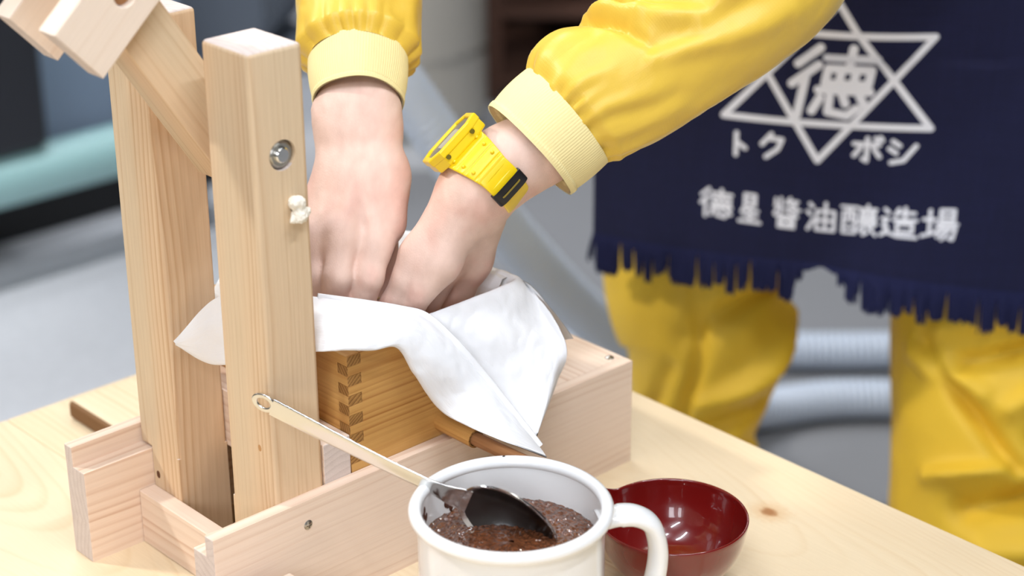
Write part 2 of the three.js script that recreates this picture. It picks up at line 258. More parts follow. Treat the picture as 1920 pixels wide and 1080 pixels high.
// ------------------------------------------------------------------ the lever press
const W = 0.1776, H = 0.0845, T = 0.023, t_ = 0.00904, HR = 0.01475, PX = 0.05454, PXE = 0.0948, PA = 0.0477, PH = 0.3846, RL = 0.3781, LEDGE = H - HR;
const press = thing('lever_press', 'pale wooden lever press with two upright posts and long side rails', 'press', [0, 0, 0]);
{
  const two = (m) => [m, M.railEnd];
  const rail = (z0, s, ou, ov) => {  // s = -1: the rebate is on the -z side (near rail)
    const sh = new THREE.Shape(), P = [[0, 0], [0, H], [t_, H], [t_, LEDGE], [T, LEDGE], [T, 0]];
    P.forEach(([a, b], i) => { const q = s < 0 ? a : -a; if (i) sh.lineTo(q, b); else sh.moveTo(q, b); });
    const g = new THREE.ExtrudeGeometry(sh, { depth: RL - 0.0016, bevelEnabled: true, bevelThickness: 0.0008, bevelSize: 0.0008, bevelOffset: -0.0008, bevelSegments: 2 });
    g.rotateY(Math.PI / 2); g.translate(0.0008, 0, z0); g.deleteAttribute('uv'); return woodUv(g, 0, ou, ov);
  };
  const nearRail = mesh('rail', rail(0, -1, 0.05, 0.02), two(M.rail), press);
  mesh('rail', rail(-W, 1, 0.21, 0.13), two(M.rail), press);
  // cross-headed screw in the near rail
  const head = cut(new THREE.SphereGeometry(0.0052, 28, 12, 0, Math.PI * 2, 0, 0.72).rotateX(Math.PI / 2).translate(0, 0, -0.0039), slab(-0.00045, 0.00045, -0.0019, 0.0019, 0.0002, 0.003), slab(-0.0019, 0.0019, -0.00045, 0.00045, 0.0002, 0.003));
  head.translate(0.0735, 0.0665, 0.0001); mesh('screw', head, M.screw, nearRail);
  const post = (z0, z1, zi0, zi1, holes, ou, ov, PXE = 0.0948) => {
    let up = rbox(PX, PXE, LEDGE + 0.0002, PH, z0, z1, 0.0032, 4); if (holes.length) up = cut(up, ...holes);
    const low = rbox(PX, PXE, 0.0003, LEDGE + 0.004, zi0, zi1, 0.0008);
    const strip = (g) => { const o = g.index ? g.toNonIndexed() : g.clone(); for (const k of Object.keys(o.attributes)) if (k !== 'position' && k !== 'normal') o.deleteAttribute(k); o.clearGroups(); return o; };
    return woodUv(mergeGeometries([strip(up), strip(low)]), 1, ou, ov);
  };
  const bx = 0.076, by = 0.3179, zf = -t_;
  const nearPost = mesh('post', post(-t_ - PA, -t_, -t_ - PA, -T - 0.0003, [rod([bx, by, zf - 0.009], [bx, by, zf + 0.01], 0.0097, 40), rod([0.0822, 0.2825, zf - 0.012], [0.0822, 0.2825, zf + 0.01], 0.0026, 20)], 0.03, 0.07), two(M.post), press);
  mesh('post', post(-W + t_, -W + t_ + PA, -W + T + 0.0003, -W + t_ + PA, [], 0.3, 0.1906 - 0.0, PXE + 0.0004), two(M.postB), press);
  for (const [p, y, z, r, col] of [[press.children[press.children.length - 1], 0.0512, -0.1487, 0.0026, 0x5a3216], [nearPost, 0.1215, -0.0219, 0.0021, 0xb98a58]]) mesh('knot', new THREE.SphereGeometry(r, 20, 12).scale(0.05, 1.15, 0.85).translate(PX, y, z), new THREE.MeshStandardMaterial({ color: col, roughness: 0.7 }), p);
  // hex nut on a bolt end, sunk in the near post
  const nut = new THREE.CylinderGeometry(0.0088, 0.0092, 0.0062, 6).rotateY(0.3).rotateX(Math.PI / 2).translate(bx, by, zf - 0.0055);
  const dome = new THREE.CylinderGeometry(0.0072, 0.0087, 0.0012, 36).rotateX(Math.PI / 2).translate(bx, by, zf - 0.0018);
  const nb = mesh('bolt_nut', mergeGeometries([nut.toNonIndexed(), dome.toNonIndexed()]), M.screw, nearPost); nb.userData.label = 'hexagonal steel nut sunk in a round hole';
  mesh('bolt_end', mergeGeometries([rod([bx, by, zf - 0.008], [bx, by, zf + 0.0002], 0.0049, 32), rod([bx, by, zf + 0.0002], [bx, by, zf + 0.0009], 0.0049, 32, 0.0041)]), M.steel, nb);
  // knotted cotton cord end
  const kx = 0.0822, ky = 0.2825, lumps = [cap([kx, ky + 0.001, zf - 0.008], [kx, ky + 0.003, zf + 0.002], 0.0022, 0.0035), cap([kx - 0.0012, ky + 0.0046, zf + 0.0035], [kx + 0.0012, ky + 0.0042, zf + 0.0042], 0.0043, 0.004), cap([kx + 0.001, ky - 0.0006, zf + 0.004], [kx + 0.001, ky - 0.0042, zf + 0.0045], 0.0036, 0.0047), cap([kx + 0.001, ky - 0.003, zf + 0.004], [kx + 0.006, ky - 0.0028, zf + 0.0042], 0.0042, 0.0028), cap([kx + 0.0, ky - 0.004, zf + 0.004], [kx - 0.0045, ky - 0.0062, zf + 0.0042], 0.0038, 0.0018)];
  const knot = (x, y, z) => { let d = 1; for (const l of lumps) d = smin(d, l(x, y, z), 0.0018); return d + 0.0009 * N3(x * 520, y * 420, z * 520) + 0.0003 * Math.sin((x * 1.2 + y * 0.6) * 4200); };
  mesh('cord_knot', nets(knot, [kx - 0.012, ky - 0.013, zf - 0.012], [kx + 0.014, ky + 0.013, zf + 0.014], 0.00045), M.cotton, nearPost).userData.label = 'white cotton cord end tied in a knot';
  mesh('crosspiece', woodUv(rbox(0.0415, 0.0559 - 0.0015, 0.0003, 0.0414, -W + T + 0.0002, -T - 0.0002, 0.0007), 2, 0.4, 0.09), two(M.rail), press);
  mesh('cross_block', woodUv(rbox(PXE + 0.0006, 0.1176, LEDGE + 0.0002, 0.113, -W + t_ + 0.0003, -t_ - 0.0003, 0.0008), 2, 0.15, 0.2), two(M.rail), press);
  mesh('end_block', woodUv(rbox(0.292, RL, LEDGE + 0.0002, H, -W + t_ + 0.0003, -t_ - 0.0002, 0.0008), 2, 0.1, 0.03), two(M.rail), press).userData.label = 'flat board closing the far end of the rails';
  mesh('screw', new THREE.SphereGeometry(0.0052, 24, 10, 0, Math.PI * 2, 0, 0.72).translate(0.3686, H - 0.0036, -0.0153), M.screw, press);
  // the lever, pinned between the posts and swung up towards the viewer's left, with its two hanger plates
  const ang = Math.atan2(0.841, -0.541), m4 = new THREE.Matrix4().makeTranslation(bx, 0.318, -0.089).multiply(new THREE.Matrix4().makeRotationZ(ang));
  const lv = woodUv(rbox(-0.032, 0.46, -0.018, 0.018, -0.016, 0.016, 0.0012), 0, 0.1, 0.11); lv.applyMatrix4(m4);
  const lever = mesh('lever', lv, two(M.post), press);
  const plate = new THREE.Shape(), pw = 0.0425, pl = 0.072; plate.moveTo(0, 0); plate.lineTo(pl, 0); plate.lineTo(pl, pw); plate.lineTo(0, pw); plate.lineTo(0, 0);
  const hole = new THREE.Path(); hole.absarc(0.045, pw / 2, 0.0072, 0, Math.PI * 2, true); plate.holes.push(hole);
  for (const z of [-0.0728, -0.1232]) {
    const g = new THREE.ExtrudeGeometry(plate, { depth: 0.0162, curveSegments: 40, bevelEnabled: true, bevelThickness: 0.0008, bevelSize: 0.0008, bevelOffset: -0.0008, bevelSegments: 2 }); g.translate(0, 0, 0.0008); g.deleteAttribute('uv');
    const w = woodUv(g, 0, z * 3, 0.05 + z); w.applyMatrix4(new THREE.Matrix4().makeBasis(V(0.734, 0.679, 0), V(-0.679, 0.734, 0), V(0, 0, 1)).setPosition(-0.0137, 0.3746, z));
    const p = mesh('hanger_plate', w, two(M.plain), lever);
    const px = -0.0137 + 0.734 * 0.045 - 0.679 * pw / 2, py = 0.3746 + 0.679 * 0.045 + 0.734 * pw / 2, s = z > -0.1 ? 1 : -1, ze = z + (s > 0 ? 0.0178 : 0);
    mesh('hinge_pin', rod([px, py, s > 0 ? z + 0.0005 : ze + 0.005], [px, py, s > 0 ? ze - 0.005 : z + 0.017], 0.0068, 32), M.tube, p);
  }
}

// ------------------------------------------------------------------ the finger-jointed box
const BX0 = 0.118, BX1 = 0.276, BZ1 = -0.0095, BZ0 = -W + t_ + 0.0004, BT = 0.169, BB = LEDGE + 0.0002, WT = 0.0108;
{
  const box = thing('wooden_box', 'honey-coloured finger-jointed wooden box sitting between the press rails', 'box', [0, 0, 0]);
  const pitch = 0.0143, fingers = []; for (let k = 0; BT - pitch * k > BB; k++) fingers.push([Math.max(BB, BT - pitch * k - 0.0072), BT - pitch * k]);   // heights at which the end walls' tongues reach the long faces
  const outline = (L, own) => {  // a wall of length L with tongues at its own heights
    const sh = new THREE.Shape(), ys = []; for (const [a, b] of fingers) ys.push([b, true], [a, false]);
    const bands = []; let y = BT; for (const [a, b] of fingers) { if (b < y - 1e-6) bands.push([b, y, !own]); bands.push([a, b, own]); y = a; } if (y > BB + 1e-6) bands.push([BB, y, !own]);
    const g = 0.00012, pts = []; bands.reverse();
    for (const [a, b, out] of bands) { const e = out ? 0 : WT + g, gy = out ? g : -g; pts.push([e, a === BB ? a : a + gy], [e, b === BT ? b : b - gy]); }
    pts.forEach(([e, yy], i) => (i ? sh.lineTo(e, yy) : sh.moveTo(e, yy))); for (const [e, yy] of [...pts].reverse()) sh.lineTo(L - e, yy); return sh;
  };
  const ext = { depth: WT - 0.0006, bevelEnabled: true, bevelThickness: 0.0003, bevelSize: 0.0003, bevelOffset: -0.0003, bevelSegments: 1 };
  const long = () => { const g = new THREE.ExtrudeGeometry(outline(BX1 - BX0, false), ext); g.deleteAttribute('uv'); return g; };
  const short = () => { const g = new THREE.ExtrudeGeometry(outline(BZ1 - BZ0, true), ext); g.deleteAttribute('uv'); return g; };
  const two = [M.box, M.boxEnd];
  const near = mesh('side_wall', woodUv(long().translate(BX0, 0, BZ1 - WT + 0.0003), 0, 0.02, 0.03), two, box);
  mesh('side_wall', woodUv(long().translate(BX0, 0, BZ0 + 0.0003), 0, 0.2, 0.12), two, box);
  mesh('end_wall', woodUv(short().rotateY(-Math.PI / 2).translate(BX0 + WT - 0.0003, 0, BZ0), 2, 0.31, 0.07), two, box);
  mesh('end_wall', woodUv(short().rotateY(-Math.PI / 2).translate(BX1 - 0.0003, 0, BZ0), 2, 0.12, 0.17), two, box);
  mesh('bottom_board', woodUv(rbox(BX0 + WT, BX1 - WT, BB, BB + 0.008, BZ0 + WT, BZ1 - WT, 0.0005), 0, 0.1, 0.2), two, box);
  const spout = cut(rod([0.197, 0.0946, BZ1 - 0.002], [0.197, 0.0946, 0.0262], 0.0066, 40), rod([0.197, 0.0946, 0.014], [0.197, 0.0946, 0.04], 0.0054, 40));
  const sp = mesh('spout', woodUv(spout, 2, 0.1, 0.06), two, box); sp.userData.label = 'short round wooden spout';
  mesh('outlet_tube', woodUv(mergeGeometries([rod([0.197, 0.0942, 0.0142], [0.1975, 0.0962, 0.092], 0.0047, 32)]), 2, 0.1, 0.02), [M.tube, M.tube], sp).userData.label = 'darker thin stick fitted in the spout';
}

// ------------------------------------------------------------------ the white cloth over the box
{
  const patch = (rows, nu, nv, wob = 0.0008, seed = 0) => {  // smooth surface through a grid of points
    const cv = rows.map((r) => new THREE.CatmullRomCurve3(r.map(A3), false, 'centripetal'));
    return sheet((u, v) => { const c = new THREE.CatmullRomCurve3(cv.map((k) => k.getPoint(v)), false, 'centripetal').getPoint(u), n = fbm(c.x * 38 + seed, c.y * 38, c.z * 38, 3) * wob + Math.abs(N3(c.x * 90, c.y * 60 + seed, c.z * 90)) * wob * 0.7; c.y += n * 0.6; c.z += n * 0.7; c.x -= n * 0.3; return c; }, nu, nv, 0.2, 0.2);
  };
  const Tt = [[0.0535, 0.1665, -0.113], [0.0816, 0.1951, -0.098], [0.106, 0.2013, -0.066], [0.12, 0.2009, -0.042], [0.1531, 0.1897, -0.03], [0.1728, 0.1827, -0.021], [0.1868, 0.1763, -0.013], [0.1976, 0.1597, 0.004], [0.2129, 0.1337, 0.016], [0.2249, 0.1075, 0.032], [0.2309, 0.0868, 0.052]];
  const Bb = [[0.0552, 0.1628, -0.113], [0.0748, 0.147, -0.1], [0.1, 0.161, -0.056], [0.1, 0.1785, -0.013], [0.1141, 0.178, -0.003], [0.1317, 0.1735, 0.001], [0.1501, 0.1704, 0.003], [0.1619, 0.1485, 0.006], [0.1809, 0.116, 0.011], [0.1898, 0.1075, 0.0368], [0.203, 0.103, 0.0885]];
  const bulge = [0.001, 0.004, 0.006, 0.008, 0.01, 0.01, 0.009, 0.008, 0.007, 0.006, 0.001], out = V(-0.2, 0.35, 0.91).normalize(), rows = [];
  for (const k of [0, 0.2, 0.5, 0.8, 1, 1.06, 0.9]) rows.push(Tt.map((a, i) => { const A = A3(a), B = A3(Bb[i]), p = A.clone().lerp(B, Math.min(k, 1)); const b = k <= 1 ? Math.sin(Math.PI * Math.min(1, k * 0.9 + 0.06)) : 0; p.addScaledVector(out, bulge[i] * b); if (k === 1.06) p.addScaledVector(out, -0.004 * bulge[i] / 0.01); if (k === 0.9) { p.copy(A.lerp(B, 0.75)).addScaledVector(out, -0.9 * bulge[i]); } return [p.x, p.y, p.z]; }));
  const band = patch(rows, 50, 190, 0.0018, 3);
  const cols = [
    [[0.182, 0.12, -0.0245], [0.182, 0.173, -0.0185], [0.193, 0.156, -0.0085], [0.204, 0.134, -0.002], [0.216, 0.109, 0.011], [0.228, 0.089, 0.033]],
    [[0.197, 0.12, -0.0245], [0.197, 0.1745, -0.015], [0.2053, 0.155, -0.004], [0.2191, 0.1292, 0.007], [0.2313, 0.1027, 0.023], [0.2342, 0.0853, 0.047]],
    [[0.23, 0.12, -0.0245], [0.228, 0.175, -0.014], [0.2293, 0.1548, 0.0020], [0.2387, 0.1293, 0.0130], [0.2421, 0.1058, 0.0270], [0.234, 0.0867, 0.0465]],
    [[0.25, 0.12, -0.0245], [0.256, 0.1765, -0.0125], [0.2566, 0.1560, 0.0010], [0.2637, 0.1340, 0.0150], [0.2560, 0.1111, 0.0300], [0.2337, 0.0876, 0.046]],
    [[0.26, 0.12, -0.03], [0.273, 0.1775, -0.014], [0.2820, 0.1566, -0.0043], [0.2823, 0.1344, 0.0160], [0.2676, 0.1146, 0.0280], [0.2335, 0.088, 0.0455]],
    [[0.26, 0.13, -0.05], [0.2745, 0.177, -0.035], [0.2860, 0.1598, -0.0030], [0.2850, 0.1321, 0.0239], [0.2830, 0.1066, 0.0165], [0.2331, 0.0878, 0.045]],
  ];
  const panel = patch(cols, 90, 110, 0.0018, 11);
  const flap = patch([[[0.26, 0.14, -0.085], [0.2745, 0.1775, -0.078], [0.288, 0.155, -0.06], [0.298, 0.118, -0.05]], [[0.263, 0.15, -0.045], [0.2755, 0.1768, -0.035], [0.29, 0.153, -0.02], [0.303, 0.118, -0.02]], [[0.264, 0.155, -0.03], [0.276, 0.176, -0.014], [0.294, 0.15, 0.003], [0.31, 0.1264, 0.005]]], 40, 50, 0.001, 21);
  // lining turned over the right, far and left walls
  const path = new THREE.CatmullRomCurve3([V(0.2707, 0, -0.024), V(0.2707, 0, -0.06), V(0.2707, 0, -0.12), V(0.268, 0, -0.156), V(0.255, 0, -0.163), V(0.2, 0, -0.163), V(0.14, 0, -0.163), V(0.126, 0, -0.158), V(0.1235, 0, -0.14), V(0.1235, 0, -0.07)], false, 'centripetal');
  const lining = sheet((u, v) => {
    const p = path.getPointAt(u), t = path.getTangentAt(u), o = V(-t.z, 0, t.x), wave = 0.003 * N3(u * 9, 1, 2) + 0.018 * Math.exp(-(((u - 0.2) / 0.06) ** 2));
    const sec = [[-0.0085, 0.085], [-0.0075, 0.165], [-0.002, 0.1735], [0.003, 0.1735], [0.0075, 0.166], [0.0085, 0.152]], k = v * 5, i = Math.min(4, Math.floor(k)), f = k - i, s0 = sec[i], s1 = sec[i + 1];
    const e = lerp(s0[0], s1[0], f), y = lerp(s0[1], s1[1], f); return V(p.x + o.x * e, y + (v > 0.15 ? 0.002 + wave : 0) + 0.0015 * N3(p.x * 60, y * 60, p.z * 60), p.z + o.z * e);
  }, 110, 30, 0.4, 0.1);
  const g = mergeGeometries([thicken(band, 0.0006), thicken(panel, 0.0006), thicken(flap, 0.0006), thicken(lining, 0.0006)]);
  const c = mesh('cloth', g, M.cloth); tag(c, 'crumpled white cotton cloth lining the wooden box and hanging over its side', 'cloth');
  // stitched hem along the free edge of the turned-up band
  const seam = new THREE.CatmullRomCurve3(Tt.slice(3).map((a) => A3(a).addScaledVector(out, 0.0021)), false, 'centripetal');
  mesh('hem', sheet((u, v) => { const p = seam.getPointAt(u), t = seam.getTangentAt(u), s = t.clone().cross(out).normalize(), a = v * Math.PI * 2; return p.addScaledVector(s, 0.0026 * Math.cos(a)).addScaledVector(out, 0.0009 * Math.sin(a)); }, 240, 10, 0.2, 0.01, true), M.cloth, c);
}

// ------------------------------------------------------------------ mug, its filling, the spoon and the bowl
const MX = 0.1276, MZ = 0.136;
{
  const mug = thing('mug', 'large white enamelled mug filled with brown mash, standing before the press', 'mug', [MX, 0, MZ]);
  const prof = [[0, 0.0008], [0.048, 0.0008], [0.0525, 0.0022], [0.0558, 0.006], [0.0572, 0.012], [0.0575, 0.03], [0.0576, 0.09], [0.0577, 0.108], [0.058, 0.1145], [0.0557, 0.1145], [0.0556, 0.108], [0.0555, 0.03], [0.0548, 0.012], [0.052, 0.006], [0.046, 0.0035], [0, 0.0032]].map(([r, y]) => new THREE.Vector2(r, y));
  mesh('body', new THREE.LatheGeometry(new THREE.SplineCurve(prof).getPoints(140).map((p) => new THREE.Vector2(Math.max(0, p.x), p.y)), 128), M.enamel, mug);
  mesh('rim', new THREE.TorusGeometry(0.0588, 0.0041, 28, 160).rotateX(Math.PI / 2).translate(0, 0.1145, 0), M.enamel, mug);
  const chip = mesh('chip', new THREE.SphereGeometry(0.0011, 12, 8).scale(1, 0.3, 0.8).translate(0.0366, 0.11855, -0.0462), new THREE.MeshStandardMaterial({ color: 0x2c2a2c, roughness: 0.8 }), mug); chip.userData.label = 'tiny dark chip in the white rim';
  // handle: an oval strap swept in the vertical plane towards the viewer's right
  const dir = V(0.86, 0, 0.51).normalize(), hp = [[0.0545, 0.0985], [0.066, 0.1005], [0.078, 0.0995], [0.0885, 0.0925], [0.0938, 0.077], [0.0935, 0.058], [0.088, 0.038], [0.077, 0.026], [0.064, 0.0225], [0.0555, 0.0235]].map(([r, y]) => [dir.x * r, y, dir.z * r]);
  mesh('handle', limb(hp, [-dir.z, 0, dir.x], (s, th, u) => { const e = 1 + 0.08 * (smooth(u, 0.1, 0) + smooth(u, 0.9, 1)); return [0.0098 * e, 0.0056 * e]; }, 90, 40), M.enamel, mug);
  // brown fermented mash
  const hy = 0.0905, mash = sheet((u, v) => {
    const r = 0.0556 * Math.sqrt(u * 0.999 + 0.001), a = v * Math.PI * 2, x = r * Math.cos(a), z = r * Math.sin(a), e = smooth(r, 0.0556, 0.046);
    const n = 0.003 * fbm(x * 60, z * 60, 2, 4) + 0.0034 * (0.5 - Math.abs(N3(x * 150, z * 150, 5)) * 1.6) + 0.0017 * N3(x * 420, z * 420, 9) + 0.0006 * N3(x * 900, z * 900, 3), heap = 0.004 * Math.exp(-(((x + 0.026) ** 2 + (z - 0.004) ** 2) / 0.0005));
    return V(x, hy + n * (0.35 + 0.65 * e) + heap - 0.0006 * (1 - e), z);
  }, 190, 360, 1, 1);
  const T_mash = tex(512, 512, (u, v, c) => { const n = fbm(u * 22, v * 60, 3, 4), s = smooth(N3(u * 60, v * 160, 7), 0.25, 0.5); mix3(c, [70, 38, 22], [128, 78, 48], clamp(0.5 + n * 1.1, 0, 1)); for (let i = 0; i < 3; i++) c[i] = lerp(c[i], [40, 22, 14][i], s * 0.8); });
  const m = mesh('mash', mash, new THREE.MeshPhysicalMaterial({ map: T_mash, roughness: 0.2, clearcoat: 1, clearcoatRoughness: 0.06, side: THREE.DoubleSide })); m.position.set(MX, 0, MZ); tag(m, 'glossy lumpy brown fermented mash inside the white mug', 'food'); m.userData.kind = 'stuff';
  // splashes of mash on the inner wall
  const R = rng(4), splash = [];
  for (let i = 0; i < 16; i++) { const a = Math.PI + 0.95 + (R() - 0.5) * 0.24 + (i > 12 ? 0.5 : 0), y = 0.0925 + R() * 0.014 * (i < 9 ? 1 : 0.5), r = 0.0009 + R() * 0.0016; splash.push(new THREE.SphereGeometry(r, 12, 8).scale(0.35, 1 + R(), 1).rotateY(-a).translate(0.0555 * Math.cos(a), y, 0.0555 * Math.sin(a))); }
  const sp = mesh('splash', mergeGeometries(splash), new THREE.MeshPhysicalMaterial({ color: 0x4a2413, roughness: 0.25, clearcoat: 0.6 }), mug); sp.userData.kind = 'stuff'; sp.userData.label = 'brown splashes of mash inside the rim';
}
{
  const spoon = thing('spoon', 'long steel spoon leaning in the white mug with its bowl in the mash', 'spoon', [0, 0, 0]);
  const tip = V(0.0451, 0.165, -0.0143), rest = V(0.1024, 0.1212, 0.0788), ax = rest.clone().sub(tip).normalize(), toCam = V(-0.6236, 0.3971, 0.6734);
  // side: the width of the handle; face: the hollow side of the bowl, turned to the viewer and down
  const face0 = V(-0.52, -0.18, 0.6), face = face0.addScaledVector(ax, -face0.dot(ax)).normalize(), side = ax.clone().cross(face);
  const P = (s, w, h) => tip.clone().addScaledVector(ax, s).addScaledVector(side, w).addScaledVector(face, h);
  const LEN = 0.118, bowlA = 0.148, bowlB = 0.205, hw = (s) => lerp(0.0066, 0.0048, smooth(s, 0.012, 0.11)) + 0.0042 * smooth(s, 0.122, 0.153);
  // handle: a flat tapered bar that ends in an oval ring
  const rr = (k, w, h) => [Math.sign(Math.cos(k)) * Math.abs(Math.cos(k)) ** 0.6 * w, Math.sign(Math.sin(k)) * Math.abs(Math.sin(k)) ** 0.7 * h], bend = (s) => 0.0015 * Math.sin(s * 20);
  const bar = sheet((u, v) => { const s = lerp(0.0152, 0.152, u), [w, h] = rr(-v * Math.PI * 2, hw(s), 0.001); return P(s, w, h * (1 - 0.6 * smooth(s, 0.14, 0.153)) + bend(s) - 0.0018 * smooth(s, 0.135, 0.152)); }, 120, 28, 1, 1, true);
  const eye = sheet((u, v) => { const a = u * Math.PI * 2, [w, h] = rr(v * Math.PI * 2, 1, 0.001), e = lerp(0.0046, 0.0084, w * 0.5 + 0.5), f = lerp(0.0032, 0.0064, w * 0.5 + 0.5), s = 0.0096 + e * Math.cos(a); return P(s, f * Math.sin(a), h + bend(s)); }, 64, 20, 1, 1, true);
  mesh('handle', mergeGeometries([bar, eye]), M.steel, spoon);
  // bowl: an oval dish set a little askew of the handle
  const bc = 0.179, ca = 1, sa = 0, Q = (l, w, h) => P(bc + l * ca - w * sa, l * sa + w * ca, h);
  const dish = (rMax, lift, seed) => (u, v) => { const a = v * Math.PI * 2, r = u * rMax * (seed ? 1 + 0.014 * N3(Math.cos(a) * 3, Math.sin(a) * 3, seed) : 1), e = Math.cos(a); return Q(0.0325 * r * e, 0.0205 * r * Math.sin(a) * (1 - 0.13 * e * r), -0.014 * (1 - r * r) + lift * (1 - u ** 6)); };
  const bm = mesh('bowl', thicken(sheet(dish(1, 0, 0), 30, 90), -0.0018), M.steel, spoon), film = sheet(dish(0.92, 0.0011, 4), 40, 80);
  mesh('dark_film', film, new THREE.MeshPhysicalMaterial({ color: 0x140c09, roughness: 0.3, clearcoat: 0.5, clearcoatRoughness: 0.15, side: THREE.DoubleSide }), bm).userData.label = 'dark glossy film inside the spoon bowl';  // dark layer over the hollow side of the bowl
}
{
  const b = thing('bowl', 'glossy dark red lacquer bowl with a small pouring lip beside the white mug', 'bowl', [0.2755, 0, 0.1361]);
  const lipA = 4.3;   // the lip points away to the viewer's left
  const prof = [[0.0001, 0.0075], [0.018, 0.008], [0.03, 0.012], [0.0395, 0.021], [0.0455, 0.033], [0.0486, 0.0455], [0.0494, 0.0502], [0.0504, 0.0506], [0.051, 0.0498], [0.0502, 0.044], [0.0473, 0.031], [0.041, 0.0185], [0.031, 0.009], [0.0225, 0.0052], [0.0222, 0.0006], [0.0205, 0.0003], [0.0195, 0.003], [0.0001, 0.0035]].map(([r, y]) => V(r, y, 0));
  const pc = new THREE.CatmullRomCurve3(prof, false, 'centripetal');
  const g = sheet((u, v) => { const p = pc.getPoint(u), a = v * Math.PI * 2; let d = Math.abs(((a - lipA + Math.PI * 3) % (Math.PI * 2)) - Math.PI); const k = Math.exp(-((d / 0.27) ** 4)) * smooth(p.y, 0.028, 0.05) * (p.x > 0.03 ? 1 : 0), r = p.x + 0.032 * k; return V(r * Math.cos(a), p.y - 0.001 * k, r * Math.sin(a)); }, 150, 160, 1, 1, true);
  mesh('shell', g, M.lacquer, b);
}

// ------------------------------------------------------------------ the worker: skin
const skinTex = tex(512, 512, (u, v, c) => { const n = fbm(u * 14, v * 14, 2, 4), r = smooth(fbm(u * 5 + 3, v * 5, 8, 3), -0.1, 0.35); c[0] = 226 + n * 14; c[1] = 195 + n * 15 - r * 9; c[2] = 180 + n * 15 - r * 9; });
skinTex.wrapS = skinTex.wrapT = THREE.MirroredRepeatWrapping; skinTex.repeat.set(6, 6);
const skinBump = tex(512, 512, (u, v, c) => { c[0] = c[1] = c[2] = 128 + 60 * N3(u * 90, v * 90, 1) + 40 * N3(u * 200, v * 60, 4); }, false); skinBump.repeat.set(10, 10);
M.skin = new THREE.MeshPhysicalMaterial({ map: skinTex, roughness: 0.52, bumpMap: skinBump, bumpScale: 0.00018, specularIntensity: 0.4, sheen: 0.25, sheenRoughness: 0.5, sheenColor: new THREE.Color(1, 0.8, 0.7) });
const person = thing('person', 'person in yellow jacket and trousers with navy printed apron, both hands in the box', 'person', [0, 0, 0]);
const Lx = V(0.5166, 0, 0.8563), Nf = V(-0.8563, 0, 0.5166);   // the worker's own left, and the way the worker faces
